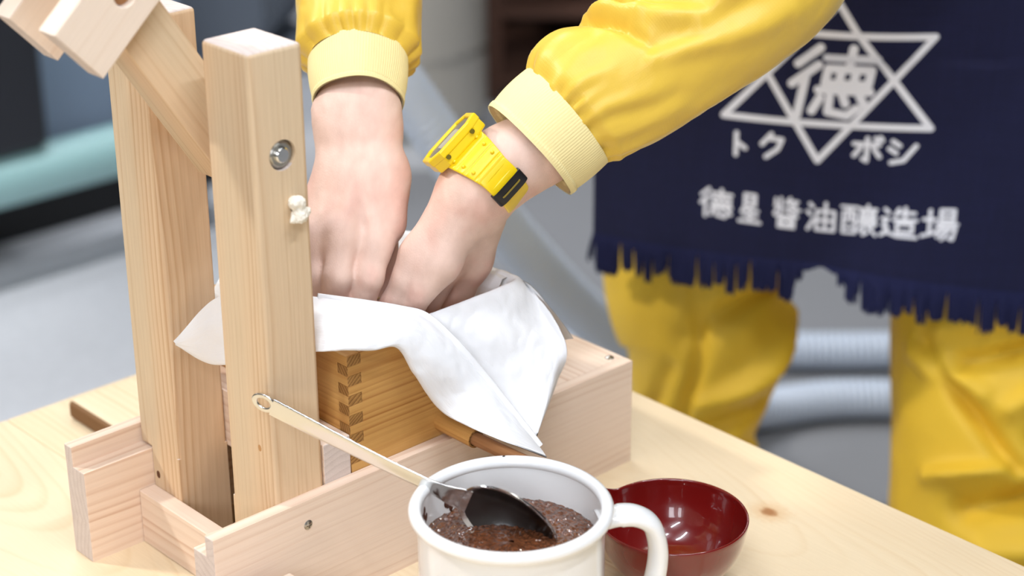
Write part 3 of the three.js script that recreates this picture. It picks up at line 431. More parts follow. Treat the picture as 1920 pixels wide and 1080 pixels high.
{
  // right hand: back of the hand to the viewer, fingers down in the box
  const rw = [[0.2323, 0.3042, -0.1323], [0.2153, 0.2873, -0.1127], [0.2081, 0.2737, -0.104], [0.1981, 0.2525, -0.0904]], sideR = V(0.6, -0.05, 0.68).normalize();   // towards the thumb
  const off = (p, d, k) => [p[0] + d.x * k, p[1] + d.y * k, p[2] + d.z * k];
  const Rm = { index: [0.1812, 0.2153, -0.0559], middle: [0.1636, 0.2236, -0.0696], ring: [0.1546, 0.2177, -0.0864], pinky: [0.1551, 0.2104, -0.1068] };
  const Rf = [
    [[Rm.index, [0.1674, 0.1997, -0.0461], [0.1618, 0.1789, -0.0494], [0.1636, 0.149, -0.0598], [0.168, 0.128, -0.069]], [0.0116, 0.0097, 0.0093, 0.0086, 0.007]],
    [[Rm.middle, [0.1486, 0.2022, -0.056], [0.146, 0.1786, -0.0594], [0.1506, 0.1449, -0.0724], [0.156, 0.12, -0.083]], [0.0114, 0.0095, 0.0091, 0.0087, 0.0072]],
    [[Rm.ring, [0.1424, 0.1984, -0.0744], [0.1388, 0.1754, -0.0761], [0.1422, 0.1471, -0.0859], [0.148, 0.124, -0.095]], [0.011, 0.0094, 0.009, 0.0085, 0.0068]],
    [[Rm.pinky, [0.1448, 0.1906, -0.0972], [0.1426, 0.169, -0.0985], [0.1461, 0.1429, -0.1066], [0.151, 0.126, -0.113]], [0.0098, 0.0086, 0.0082, 0.0074, 0.006]],
    [[[0.207, 0.243, -0.088], [0.21, 0.215, -0.085], [0.207, 0.19, -0.081], [0.201, 0.164, -0.08]], [0.015, 0.0128, 0.0112, 0.0085]],
  ];
  const palmR = [];
  for (const s of [-1, 1]) { const k = 0.0092 * s; palmR.push(...chain(rw.map((p) => off(p, sideR, k)), [0.0188, 0.0182, 0.0175, 0.0172])); }
  const heel = rw[3];
  palmR.push(cap(off(heel, sideR, 0.012), [0.186, 0.2195, -0.062], 0.0165, 0.0118), cap(off(heel, sideR, 0.003), [0.1675, 0.2275, -0.074], 0.0165, 0.0118), cap(off(heel, sideR, -0.007), [0.158, 0.2215, -0.09], 0.016, 0.0112), cap(off(heel, sideR, -0.014), [0.158, 0.2135, -0.109], 0.0152, 0.0102), cap(off(heel, sideR, 0.014), [0.1975, 0.2265, -0.0635], 0.016, 0.0138), cap(off(heel, sideR, 0.012), [0.205, 0.232, -0.084], 0.016, 0.0135));
  const ulna = cap([0.2000, 0.2884, -0.1276], [0.1951, 0.2859, -0.1233], 0.0098, 0.0072);   // the wrist bone
  const tendR = [[Rm.index, 0.006], [Rm.middle, 0], [Rm.ring, -0.006]].map(([q, k]) => cap(off(rw[3], sideR, k * 1.3).map((x, i) => x + [-0.0115, 0.006, 0.0115][i]), [q[0] - 0.003, q[1] + 0.0055, q[2] + 0.004], 0.0028, 0.004));
  const knobR = Object.values(Rm).map((q) => cap([q[0] - 0.002, q[1] + 0.001, q[2] + 0.002], [q[0] - 0.0035, q[1] - 0.001, q[2] + 0.0035], 0.0102, 0.0098));
  const fR = Rf.map(([p, r]) => chain(p, r));
  const handR = (x, y, z) => {
    let d = 1; for (const c of palmR) d = smin(d, c(x, y, z), 0.014);
    d = smin(d, ulna(x, y, z), 0.006); for (const c of tendR) d = smin(d, c(x, y, z), 0.009); for (const c of knobR) d = smin(d, c(x, y, z), 0.008);
    let e = 1; for (const f of fR) { let q = 1; for (const c of f) q = smin(q, c(x, y, z), 0.004); e = smin(e, q, 0.003); }
    d = smin(d, e, 0.0055); return d + 0.00025 * N3(x * 130, y * 130, z * 130);
  };
  // left hand: wrist bent, seen from the little-finger side
  const lw = [[0.3038, 0.2848, 0.0018], [0.2802, 0.2742, -0.0049], [0.2588, 0.2687, -0.0111], [0.2425, 0.2593, -0.0147], [0.2343, 0.2495, -0.0164]], depthL = V(0.55, -0.25, -0.8).normalize();
  const Lm = { index: [0.2002, 0.2110, -0.0305], middle: [0.2047, 0.2087, -0.0168], ring: [0.2269, 0.1991, -0.0351], pinky: [0.2334, 0.1909, -0.0501] };
  const Lf = [
    [[Lm.index, [0.1891, 0.1968, -0.0319], [0.1827, 0.1770, -0.0388], [0.1805, 0.1477, -0.0488], [0.182, 0.122, -0.058]], [0.0115, 0.0103, 0.01, 0.0088, 0.007]],
    [[Lm.middle, [0.194, 0.1942, -0.0207], [0.1889, 0.1750, -0.0314], [0.1881, 0.1459, -0.0418], [0.19, 0.118, -0.053]], [0.0116, 0.0104, 0.01, 0.009, 0.0072]],
    [[Lm.ring, [0.22, 0.1785, -0.0399], [0.2127, 0.1571, -0.045], [0.211, 0.136, -0.05]], [0.0108, 0.0096, 0.0088, 0.007]],
    [[Lm.pinky, [0.2264, 0.1686, -0.0544], [0.2183, 0.1482, -0.0567], [0.214, 0.131, -0.06]], [0.0098, 0.0085, 0.0076, 0.006]],
    [[[0.2500, 0.1922, -0.0393], [0.2463, 0.1672, -0.0464], [0.2422, 0.1485, -0.0507]], [0.0142, 0.0118, 0.0095]],
  ];
  const palmL = [];
  for (const s of [-1, 1]) palmL.push(...chain(lw.map((p, i) => off(p, depthL, (i < 3 ? 0.009 : 0.011) * s)), [0.0215, 0.0208, 0.0198, 0.019, 0.0185]));
  palmL.push(...chain(lw.slice(1).map((p) => [p[0] + 0.0035, p[1] - 0.0045, p[2] + 0.0028]), [0.0205, 0.0205, 0.0195, 0.0175]));
  palmL.push(cap(off(lw[4], depthL, 0.006), Lm.index, 0.0212, 0.0136), cap(off(lw[4], depthL, -0.003), Lm.middle, 0.0192, 0.0124), cap([0.2383, 0.2445, -0.0166], Lm.ring, 0.0175, 0.0115), cap([0.238, 0.245, -0.022], Lm.pinky, 0.0165, 0.0105), cap([0.2545, 0.2255, -0.0255], [0.2500, 0.1922, -0.0393], 0.0138, 0.0145), cap([0.24, 0.243, -0.02], [0.2500, 0.1922, -0.0393], 0.017, 0.013));
  const knobL = [Lm.middle].map((q) => cap(q, [q[0] - 0.0015, q[1] + 0.001, q[2] + 0.001], 0.0112, 0.0102)), tendL = [Lm.index, Lm.middle].map((q) => cap([lw[4][0] - 0.012, lw[4][1] + 0.004, lw[4][2] + 0.012], [q[0] - 0.005, q[1] + 0.003, q[2] + 0.005], 0.0022, 0.0032));
  const fL = Lf.map(([p, r]) => chain(p, r));
  const handL = (x, y, z) => {
    let d = 1; for (const c of palmL) d = smin(d, c(x, y, z), 0.012);
    for (const c of knobL) d = smin(d, c(x, y, z), 0.008); for (const c of tendL) d = smin(d, c(x, y, z), 0.009);
    let e = 1; for (const f of fL) { let q = 1; for (const c of f) q = smin(q, c(x, y, z), 0.004); e = Math.min(e, q); }
    d = smin(d, e, 0.011); return d + 0.00025 * N3(x * 130, y * 130, z * 130);
  };
  // arms inside the sleeves, trunk, legs, neck and head
  const SH = { r: [0.537, 0.56, -0.234], l: [0.723, 0.56, 0.074] }, EL = { r: [0.332, 0.448, -0.237], l: [0.4537, 0.3834, 0.0483] }, hip = [0.96, 0.16, -0.24];
  const legs = { r: [[0.9, 0.12, -0.345], [0.832, -0.2, -0.328], [0.84, -0.6, -0.33]], l: [[1.03, 0.12, -0.14], [0.965, -0.2, -0.05], [0.925, -0.6, 0]] };
  const bodyC = [
    ...chain([rw[0], [0.26, 0.345, -0.172], EL.r, SH.r], [0.02, 0.026, 0.033, 0.045]), ...chain([lw[0], [0.3791, 0.3383, 0.0326], [0.4192, 0.3646, 0.0453], EL.l, [0.5063, 0.4295, 0.0312], [0.58, 0.505, 0.03], SH.l], [0.022, 0.027, 0.03, 0.03, 0.034, 0.04, 0.045]),
    cap(SH.r, SH.l, 0.05, 0.05), cap([0.63, 0.56, -0.08], [0.82, 0.47, -0.17], 0.1, 0.1), cap([0.82, 0.47, -0.17], hip, 0.1, 0.085), cap([0.59, 0.52, -0.14], [0.67, 0.52, 0], 0.06, 0.06), cap(legs.r[0], legs.l[0], 0.07, 0.07),
    ...chain(legs.r, [0.072, 0.055, 0.04]), ...chain(legs.l, [0.072, 0.055, 0.04]), cap([0.6, 0.6, -0.08], [0.545, 0.72, -0.055], 0.05, 0.048),
    cap([0.535, 0.79, -0.05], [0.52, 0.82, -0.045], 0.078, 0.085), cap([0.505, 0.74, -0.035], [0.5, 0.77, -0.033], 0.05, 0.06),
    cap([0.44, 0.775, -0.0], [0.452, 0.80, -0.008], 0.012, 0.008),
    cap([0.5, 0.785, -0.125], [0.505, 0.81, -0.128], 0.011, 0.014), cap([0.56, 0.785, 0.038], [0.565, 0.81, 0.036], 0.011, 0.014),
    ...['r', 'l'].map((k) => cap([legs[k][2][0] + 0.03, -0.665, legs[k][2][2] - 0.02], [legs[k][2][0] - 0.14, -0.67, legs[k][2][2] + 0.09], 0.036, 0.028)),
  ];
  const trunk = (x, y, z) => { let d = 1; for (const c of bodyC) d = smin(d, c(x, y, z), 0.03); return d; };
  const strip = (g) => { const o = new THREE.BufferGeometry(); for (const k of ['position', 'normal', 'uv']) o.setAttribute(k, g.attributes[k]); o.setIndex(g.index); return o; };
  const body = mergeGeometries([strip(nets(handR, [0.125, 0.108, -0.15], [0.256, 0.322, -0.028], 0.0021)), strip(nets(handL, [0.158, 0.1, -0.092], [0.325, 0.318, 0.034], 0.0021)), strip(nets(trunk, [0.22, -0.72, -0.46], [1.08, 0.94, 0.2], 0.014))]);
  mesh('body', body, M.skin, person);
  // short dark hair
  const hc = [cap([0.552, 0.825, -0.058], [0.548, 0.85, -0.056], 0.088, 0.082)];
  mesh('hair', nets((x, y, z) => Math.max(hc[0](x, y, z) + 0.003 * N3(x * 120, y * 40, z * 120), -(x - 0.505 + 0.5 * (y - 0.83) * -1 - 0.0)), [0.44, 0.72, -0.17], [0.66, 0.95, 0.06], 0.008), new THREE.MeshStandardMaterial({ color: 0x1c1715, roughness: 0.6 }), person);
  person.userData.pose = undefined; delete person.userData.pose;
}

// ------------------------------------------------------------------ the worker: clothes
const ripstop = tex(256, 256, (u, v, c) => { const x = u * 40, y = v * 40, g = (Math.abs(x - Math.round(x)) < 0.14 || Math.abs(y - Math.round(y)) < 0.14) ? 70 : 0; c[0] = c[1] = c[2] = 110 + g + 30 * N3(u * 30, v * 30, 2); }, false); ripstop.wrapS = ripstop.wrapT = THREE.RepeatWrapping; ripstop.repeat.set(16, 16);
const nylon = (color, rough) => new THREE.MeshPhysicalMaterial({ color, roughness: rough, bumpMap: ripstop, bumpScale: 0.00012, sheen: 0.9, sheenRoughness: 0.4, sheenColor: new THREE.Color(1, 0.97, 0.8), side: THREE.DoubleSide });
M.jacket = nylon(0xe4bf48, 0.44); M.trouser = new THREE.MeshPhysicalMaterial({ color: 0xe6bd30, roughness: 0.62, bumpMap: weave, bumpScale: 0.0003, side: THREE.DoubleSide });
M.cuff = new THREE.MeshPhysicalMaterial({ color: 0xf0e0a4, roughness: 0.95, sheen: 0.5, sheenRoughness: 0.5, sheenColor: new THREE.Color(1, 0.97, 0.8), side: THREE.DoubleSide });
const CAMDIR = [-0.6236, 0.3971, 0.6734];   // the folds' angles are counted from this direction
{
  const torso = [cap([0.535, 0.565, -0.235], [0.725, 0.565, 0.075], 0.085, 0.085), cap([0.63, 0.56, -0.08], [0.82, 0.47, -0.17], 0.13, 0.13), cap([0.82, 0.47, -0.17], [0.96, 0.3, -0.25], 0.13, 0.13)], neck = cap([0.6, 0.6, -0.08], [0.56, 0.69, -0.06], 0.07, 0.062);
  const tg = nets((x, y, z) => { let d = 1; for (const c of torso) d = smin(d, c(x, y, z), 0.08); d = smin(d, neck(x, y, z), 0.05); return Math.max(d, 0.1 - y - 0.0 + 0.06) + 0.006 * fbm(x * 14, y * 9, z * 14, 3); }, [0.3, 0.12, -0.5], [1.1, 0.78, 0.24], 0.014);
  const jacket = mesh('jacket', tg, M.jacket, person);
  const lf = folds([
    [0.040, -85, 0.061, -37, 0.005, -0.0062], [0.058, -42, 0.066, -6, 0.0042, -0.0042], [0.018, -95, 0.026, -35, 0.013, 0.0045], [0.05, -90, 0.078, -38, 0.008, 0.006], [0.0705, -88, 0.078, -52, 0.005, -0.0065], [0.078, -52, 0.112, -6, 0.006, -0.0055],
    [0.075, -32, 0.10, 2, 0.007, 0.004], [0.09, -85, 0.125, -30, 0.01, 0.005], [0.062, 4, 0.10, 20, 0.006, 0.0032], [0.095, 18, 0.15, 40, 0.008, 0.0036], [0.075, -4, 0.15, 20, 0.008, -0.003], [0.11, 2, 0.19, -8, 0.009, 0.004], [0.12, -12, 0.2, -28, 0.008, -0.0045], [0.01, 12, 0.05, 24, 0.006, 0.0016], [0.02, 26, 0.06, 38, 0.006, -0.0014], [0.018, 46, 0.06, 50, 0.006, 0.0014], [0.012, 62, 0.05, 70, 0.006, 0.0016], [0.055, 60, 0.1, 72, 0.01, 0.0018], [0.0, -20, 0.03, -8, 0.008, 0.002],
    [0.2, -40, 0.24, 60, 0.012, -0.006], [0.24, -80, 0.27, 40, 0.012, -0.006],
  ], 0.05);
  const Ls = [[0.3024, 0.2921, 0.0022], [0.3158, 0.3016, 0.0075], [0.3446, 0.3162, 0.0210], [0.3791, 0.3383, 0.0326], [0.4192, 0.3646, 0.0453], [0.4537, 0.3834, 0.0483], [0.5063, 0.4295, 0.0312], [0.58, 0.505, 0.03], [0.7, 0.56, 0.065]];
  const sleeveL = limb(Ls, CAMDIR, (s, th) => {
    const base = lerp(0.0402, 0.0462, smooth(s, 0, 0.014)) + 0.013 * smooth(s, 0.02, 0.17) + 0.012 * smooth(s, 0.24, 0.38), g = 0.0021 * Math.sin(th * 19 + 2.2 * Math.sin(th * 4)) * Math.exp(-s / 0.012) * smooth(s, 0, 0.003);
    return base + 1.35 * lf(s, th) + g + 0.0011 * fbm(s * 45, Math.sin(th) * 2.4 + s * 20, Math.cos(th) * 2.4, 3);
  }, 220, 200);
  mesh('sleeve', sleeveL, M.jacket, jacket);
  const cuffR = (r0, r1, len, ribs, tuck) => (s, th) => { const k = s / len; return lerp(r0, r1, k) + 0.0014 * Math.sin(Math.PI * k) - tuck * (smooth(s, 0.0035, 0) ** 2) + 0.0002 * Math.cos(th * ribs) * smooth(s, 0, 0.004) + 0.0004 * Math.sin(th * 5 + s * 60); };
  const lc = [[0.2780, 0.2733, -0.0063], [0.2905, 0.2832, -0.0021], [0.3043, 0.2934, 0.0032]];
  mesh('cuff', thicken(limb(lc, CAMDIR, cuffR(0.0388, 0.0405, 0.038, 128, 0.0012), 40, 768), 0.0022), M.cuff, jacket).userData.label = 'pale yellow ribbed knit cuff';
  const rf = folds([[0.03, -60, 0.07, -30, 0.008, 0.002], [0.02, 40, 0.09, 55, 0.009, -0.004], [0.03, 58, 0.1, 78, 0.009, 0.004], [0.05, -10, 0.12, 10, 0.012, 0.002], [0.07, -70, 0.13, -40, 0.01, -0.003], [0.09, 20, 0.14, 45, 0.01, -0.003]], 0.045);
  const Rs = [[0.2383, 0.3131, -0.1393], [0.2466, 0.3215, -0.1489], [0.2616, 0.3375, -0.1662], [0.278, 0.3585, -0.1855], [0.2991, 0.3892, -0.2061], [0.332, 0.448, -0.232], [0.41, 0.5, -0.238], [0.53, 0.555, -0.232]];
  mesh('sleeve', limb(Rs, CAMDIR, (s, th) => {
    const base = lerp(0.0352, 0.0442, smooth(s, 0, 0.011)) + 0.004 * smooth(s, 0.02, 0.12) + 0.022 * smooth(s, 0.14, 0.36), g = 0.0034 * (Math.abs(Math.sin(th * 9.5 + 1.4 * Math.sin(th * 3))) - 0.6) * 1.5 * Math.exp(-s / 0.014) * smooth(s, 0, 0.004);
    return base + rf(s, th) + g + 0.001 * fbm(s * 40, Math.sin(th) * 2.4, Math.cos(th) * 2.4 + s * 15, 3);
  }, 160, 180), M.jacket, jacket);
  mesh('cuff', thicken(limb([[0.2195, 0.2935, -0.1175], [0.229, 0.3035, -0.1285], [0.2395, 0.3143, -0.1405]], CAMDIR, cuffR(0.0298, 0.0342, 0.0365, 112, 0.001), 40, 672), 0.0018), M.cuff, jacket).userData.label = 'pale yellow ribbed knit cuff';

  // trousers
  const Rl = [[0.9, 0.14, -0.345], [0.875, 0.0, -0.362], [0.8589, -0.0756, -0.3601], [0.8464, -0.1174, -0.347], [0.8398, -0.1592, -0.3285], [0.83, -0.2054, -0.3252], [0.82, -0.2626, -0.325], [0.83, -0.42, -0.33], [0.84, -0.655, -0.33]];
  const rl = folds([[0.3, -75, 0.36, 5, 0.0101, 0.011], [0.25, -80, 0.3, 20, 0.0115, -0.007], [0.36, -60, 0.41, 30, 0.0115, -0.008], [0.26, 5, 0.44, 20, 0.0086, -0.006], [0.33, 30, 0.46, 75, 0.0101, -0.006], [0.42, -70, 0.47, 20, 0.0115, 0.009], [0.47, -40, 0.52, 60, 0.0130, -0.008], [0.52, -60, 0.57, 40, 0.0144, 0.008]], 0.09);
  const legR = limb(Rl, CAMDIR, (s, th) => lerp(0.098, 0.1, smooth(s, 0, 0.2)) - 0.016 * smooth(s, 0.22, 0.36) - 0.026 * smooth(s, 0.3, 0.47) + 2.1 * rl(s, th) + 0.004 * fbm(s * 14, Math.sin(th) * 1.5, Math.cos(th) * 1.5, 3), 160, 110);
  const Ll = [[1.045, 0.14, -0.151], [1.0346, 0.0072, -0.1278], [1.0118, -0.0827, -0.0960], [0.9921, -0.1526, -0.0730], [0.9683, -0.2324, -0.0480], [0.9415, -0.3223, -0.0198], [0.92, -0.46, 0.0], [0.925, -0.655, 0.0]];
  const ll = folds([[0.27, -62, 0.30, 30, 0.0094, -0.010], [0.24, -30, 0.265, 40, 0.0101, 0.009], [0.305, -60, 0.37, -12, 0.0094, -0.012], [0.31, -30, 0.345, 5, 0.0115, 0.009], [0.405, 0, 0.28, 55, 0.0086, -0.009], [0.33, 20, 0.29, 60, 0.0130, 0.008], [0.425, -52, 0.445, 30, 0.0130, -0.016], [0.405, 8, 0.415, 50, 0.0094, 0.010], [0.39, -70, 0.40, -20, 0.0115, 0.007], [0.475, -60, 0.48, 20, 0.0115, 0.009], [0.5, -20, 0.51, 60, 0.0101, -0.007], [0.53, -50, 0.545, 40, 0.0130, 0.010]], 0.1);
  const legL = limb(Ll, CAMDIR, (s, th) => 0.1015 + 2.3 * ll(s, th) - 0.006 * smooth(s, 0.45, 0.6) + 0.004 * fbm(s * 14 + 4, Math.sin(th) * 1.5, Math.cos(th) * 1.5, 3), 170, 120);
  const pelvis = cap([0.91, 0.17, -0.34], [1.035, 0.17, -0.145], 0.098, 0.098), pel2 = cap([0.945, 0.26, -0.29], [1.0, 0.26, -0.2], 0.1, 0.1);
  const pg = nets((x, y, z) => smin(pelvis(x, y, z), pel2(x, y, z), 0.05), [0.78, 0.04, -0.47], [1.16, 0.4, 0.0], 0.014);
  const bare = (g) => { const o = new THREE.BufferGeometry(); for (const k of ['position', 'normal', 'uv']) o.setAttribute(k, g.attributes[k]); o.setIndex(g.index); return o; };
  mesh('trousers', mergeGeometries([legR, legL, pg].map(bare)), M.trouser, person);
  for (const [x, z] of [[0.84, -0.33], [0.925, 0.0]]) mesh('shoe', nets((px, py, pz) => Math.max(smin(cap([x + 0.05, -0.66, z - 0.03], [x - 0.06, -0.66, z + 0.037], 0.052, 0.05)(px, py, pz), cap([x - 0.06, -0.67, z + 0.037], [x - 0.16, -0.672, z + 0.1], 0.045, 0.034)(px, py, pz), 0.03), FLOOR + 0.001 - py), [x - 0.24, -0.71, z - 0.12], [x + 0.13, -0.56, z + 0.18], 0.009), new THREE.MeshStandardMaterial({ color: 0x2b2b2e, roughness: 0.7 }), person);
}

// apron: navy cotton printed in white, with a fringe of loose threads
const STROKES = {   // brush strokes on a 100 x 100 square, x to the right and y down
  toku: [[[30, 4], [8, 28]], [[32, 28], [6, 55]], [[20, 46], [20, 98]], [[40, 17], [98, 17]], [[68, 3], [68, 32]], [[44, 32], [94, 32], [94, 52], [44, 52], [44, 32]], [[60, 32], [60, 52]], [[77, 32], [77, 52]], [[38, 61], [98, 61]], [[42, 72], [36, 90]], [[53, 70], [55, 90], [78, 94], [87, 84]], [[67, 66], [73, 78]], [[88, 68], [97, 82]]],
  hoshi: [[[28, 5], [72, 5], [72, 40], [28, 40], [28, 5]], [[28, 23], [72, 23]], [[30, 44], [16, 64]], [[20, 58], [84, 58]], [[52, 46], [52, 96]], [[24, 76], [80, 76]], [[6, 96], [95, 96]]],
  hishio: [[[12, 6], [12, 28]], [[10, 28], [30, 28]], [[30, 2], [30, 54]], [[18, 38], [8, 56]], [[62, 0], [46, 20]], [[54, 10], [88, 10], [62, 34]], [[58, 18], [70, 24]], [[42, 38], [97, 38]], [[82, 28], [82, 55], [72, 52]], [[55, 43], [62, 50]], [[12, 61], [88, 61]], [[24, 71], [78, 71], [78, 98], [24, 98], [24, 71]], [[42, 61], [42, 79], [34, 84]], [[60, 61], [60, 81], [70, 82]], [[24, 90], [78, 90]]],
  abura: [[[12, 10], [22, 20]], [[5, 36], [16, 46]], [[8, 94], [25, 62]], [[36, 32], [93, 32], [93, 94], [36, 94], [36, 32]], [[64, 5], [64, 94]], [[36, 62], [93, 62]]],
  jou: [[[3, 9], [47, 9]], [[8, 26], [42, 26], [42, 93], [8, 93], [8, 26]], [[20, 9], [20, 50], [13, 58]], [[31, 9], [31, 54], [40, 57]], [[8, 75], [42, 75]], [[75, 0], [75, 12]], [[52, 13], [99, 13]], [[57, 20], [70, 20], [70, 31], [57, 31], [57, 20]], [[80, 20], [94, 20], [94, 31], [80, 31], [80, 20]], [[54, 40], [97, 40]], [[65, 35], [65, 60]], [[85, 35], [85, 60]], [[54, 50], [97, 50]], [[50, 60], [99, 60]], [[73, 60], [50, 84]], [[64, 70], [64, 96], [77, 88]], [[93, 66], [80, 76]], [[75, 66], [99, 96]]],
  zou: [[[12, 8], [22, 19]], [[5, 38], [20, 38], [8, 60], [20, 66], [13, 80]], [[3, 90], [18, 80], [46, 92], [99, 95]], [[49, 6], [40, 26]], [[46, 18], [91, 18]], [[66, 2], [66, 42]], [[36, 41], [97, 41]], [[46, 53], [87, 53], [87, 79], [46, 79], [46, 53]]],
  ba: [[[5, 34], [38, 34]], [[22, 6], [22, 80]], [[1, 86], [42, 72]], [[52, 4], [89, 4], [89, 37], [52, 37], [52, 4]], [[52, 21], [89, 21]], [[42, 48], [99, 48]], [[57, 48], [40, 72]], [[52, 60], [95, 60], [88, 95], [77, 91]], [[67, 60], [45, 87]], [[81, 60], [58, 95]]],
  to: [[[34, 4], [34, 96]], [[34, 40], [80, 64]]], ku: [[[46, 4], [14, 48]], [[40, 22], [84, 22], [70, 62], [30, 98]]],
  bo: [[[8, 30], [88, 30]], [[50, 6], [50, 97], [38, 90]], [[28, 47], [10, 78]], [[72, 47], [91, 78]], [[76, 4], [82, 15]], [[91, 0], [97, 11]]], shi: [[[16, 10], [38, 26]], [[6, 40], [28, 56]], [[14, 95], [54, 84], [92, 24]]],
};
{
  const S0 = -0.24, HB = -0.14, SW = 0.48, HT = 0.4, PXM = 3400, cw = SW * PXM, chh = HT * PXM, cv = document.createElement('canvas'); cv.width = cw; cv.height = chh; const g = cv.getContext('2d');
  const X = (s) => (s - S0) * PXM, Yp = (h) => chh - (h - HB) * PXM;
  g.fillStyle = 'rgb(17,20,56)'; g.fillRect(0, 0, cw, chh);
  const R = rng(9); for (let i = 0; i < 9000; i++) { g.fillStyle = `rgba(${R() < 0.5 ? '48,52,104' : '10,11,30'},${0.05 + 0.12 * R()})`; if (R() < 0.5) g.fillRect(R() * cw, R() * chh, 30 + 120 * R(), 1.5); else g.fillRect(R() * cw, R() * chh, 1.5, 30 + 120 * R()); }
  g.lineCap = g.lineJoin = 'round'; g.strokeStyle = 'rgb(246,247,252)';
  const line = (pts, wd) => { g.lineWidth = wd * PXM; g.beginPath(); pts.forEach(([s, h], i) => (i ? g.lineTo(X(s), Yp(h)) : g.moveTo(X(s), Yp(h)))); g.stroke(); };
  const sign = (name, s0, s1, h1, h0, wd, slant = 0) => { for (const st of STROKES[name]) line(st.map(([a, b]) => [lerp(s0, s1, a / 100) - slant * (b / 100 - 0.5), lerp(h1, h0, b / 100) + slant * 0.12 * (a / 100 - 0.5)]), wd); };
  // six-pointed star of two outlined triangles
  line([[0.0028, 0.1525], [0.0205, 0.126], [0.0925, 0.0372], [-0.1002, 0.0337], [-0.0028, 0.145], [0.0028, 0.1525]], 0.0066);
  line([[0.0897, 0.124], [-0.0865, 0.1205], [-0.0085, -0.0008], [0.0897, 0.124]], 0.0066);
  sign('toku', -0.0405, 0.0385, 0.1125, 0.0405, 0.0082, 0.012);
  sign('to', -0.0935, -0.074, 0.0185, -0.005, 0.0048); sign('ku', -0.0655, -0.0385, 0.0215, -0.003, 0.0048); sign('bo', 0.0222, 0.051, 0.026, 0.002, 0.0046); sign('shi', 0.0555, 0.0832, 0.0255, 0.001, 0.0048);
  const row = [['toku', -0.1232, -0.0868], ['hoshi', -0.0835, -0.0576], ['hishio', -0.0502, -0.0195], ['abura', -0.0176, 0.0143], ['jou', 0.0149, 0.0518], ['zou', 0.0522, 0.0894], ['ba', 0.0905, 0.126]];
  for (const [n, a, b] of row) { const m = (a + b) / 2, d = -0.0405 - 0.015 * Math.max(0, m + 0.02) * 0.1; sign(n, a + 0.0015, b - 0.0015, d - 0.001, d - 0.0315 - 0.03 * Math.max(0, m) * 0.6, n === 'hishio' || n === 'jou' ? 0.0031 : 0.0037); }
  const map = new THREE.CanvasTexture(cv); map.colorSpace = THREE.SRGBColorSpace; map.anisotropy = 8;
  const apronMat = new THREE.MeshPhysicalMaterial({ map, roughness: 0.95, bumpMap: weave, bumpScale: 0.0004, side: THREE.DoubleSide });
  const P0 = V(0.8045, 0.0983, -0.1567), hemAt = (s) => { const k = [[-0.24, -0.1194], [-0.126, -0.1114], [-0.019, -0.1065], [0.0825, -0.117], [0.182, -0.1284], [0.24, -0.131]]; for (let i = 1; i < k.length; i++) if (s <= k[i][0]) return lerp(k[i - 1][1], k[i][1], (s - k[i - 1][0]) / (k[i][0] - k[i - 1][0])); return -0.131; };
  const on = (s, h, o = 0) => P0.clone().addScaledVector(Lx, s).addScaledVector(Nf, -0.9 * s * s + 0.004 * Math.sin(s * 26 + 1) * smooth(h, 0.1, -0.1) + o).setY(P0.y + h);
  const ag = sheet((u, v) => { const s = lerp(-0.236, 0.236, v), h = lerp(0.25, hemAt(s), u); return on(s, h); }, 90, 120);
  { const p = ag.attributes.position, uv = ag.attributes.uv; for (let i = 0; i < p.count; i++) { const dx = p.getX(i) - P0.x, dz = p.getZ(i) - P0.z, s = dx * Lx.x + dz * Lx.z; uv.setXY(i, (s - S0) / SW, (p.getY(i) - P0.y - HB) / HT); } }
  const apron = mesh('apron', thicken(ag, -0.0012), apronMat, person); apron.userData.label = 'navy blue apron with white star emblem and lettering';
  // fringe: clumped threads
  const thread = new THREE.MeshPhysicalMaterial({ color: 0x141944, roughness: 0.95 }), threads = [], RR = rng(31);
  for (let i = 0; i < 2600; i++) {
    const s = lerp(-0.236, 0.236, (i + RR()) / 2600), cq = Math.round(s / 0.017 + 0.45 * Math.sin(s * 70)), cl = (cq - 0.45 * Math.sin(s * 70)) * 0.017 + 0.003 * Math.sin(cq * 5.1), part = smooth(Math.abs(s - 0.002), 0.004, 0.032), side = Math.sign(s - 0.002);
    const len = (0.027 + 0.011 * RR() + 0.005 * Math.sin(cq * 2.3) + 0.03 * Math.max(0, s) * 0.6) * (0.16 + 0.84 * part), pull = 0.1 + 0.6 * RR(), e = s + (cl - s) * pull * 1.0 + (RR() - 0.5) * 0.003 + side * (1 - part) * 0.014, b = hemAt(s) + 0.002, o = 0.004 * (RR() - 0.3);
    const pts = [on(s, b, 0.001), on(lerp(s, e, 0.45), b - len * 0.4, 0.002 + o), on(e, b - len, o * 2)];
    threads.push(new THREE.TubeGeometry(new THREE.CatmullRomCurve3(pts), 4, 0.0007 + 0.0005 * RR(), 4, false));
  }
  const fr = mesh('fringe', mergeGeometries(threads), thread, apron); fr.userData.kind = 'stuff'; fr.userData.label = 'loose navy thread fringe';
}

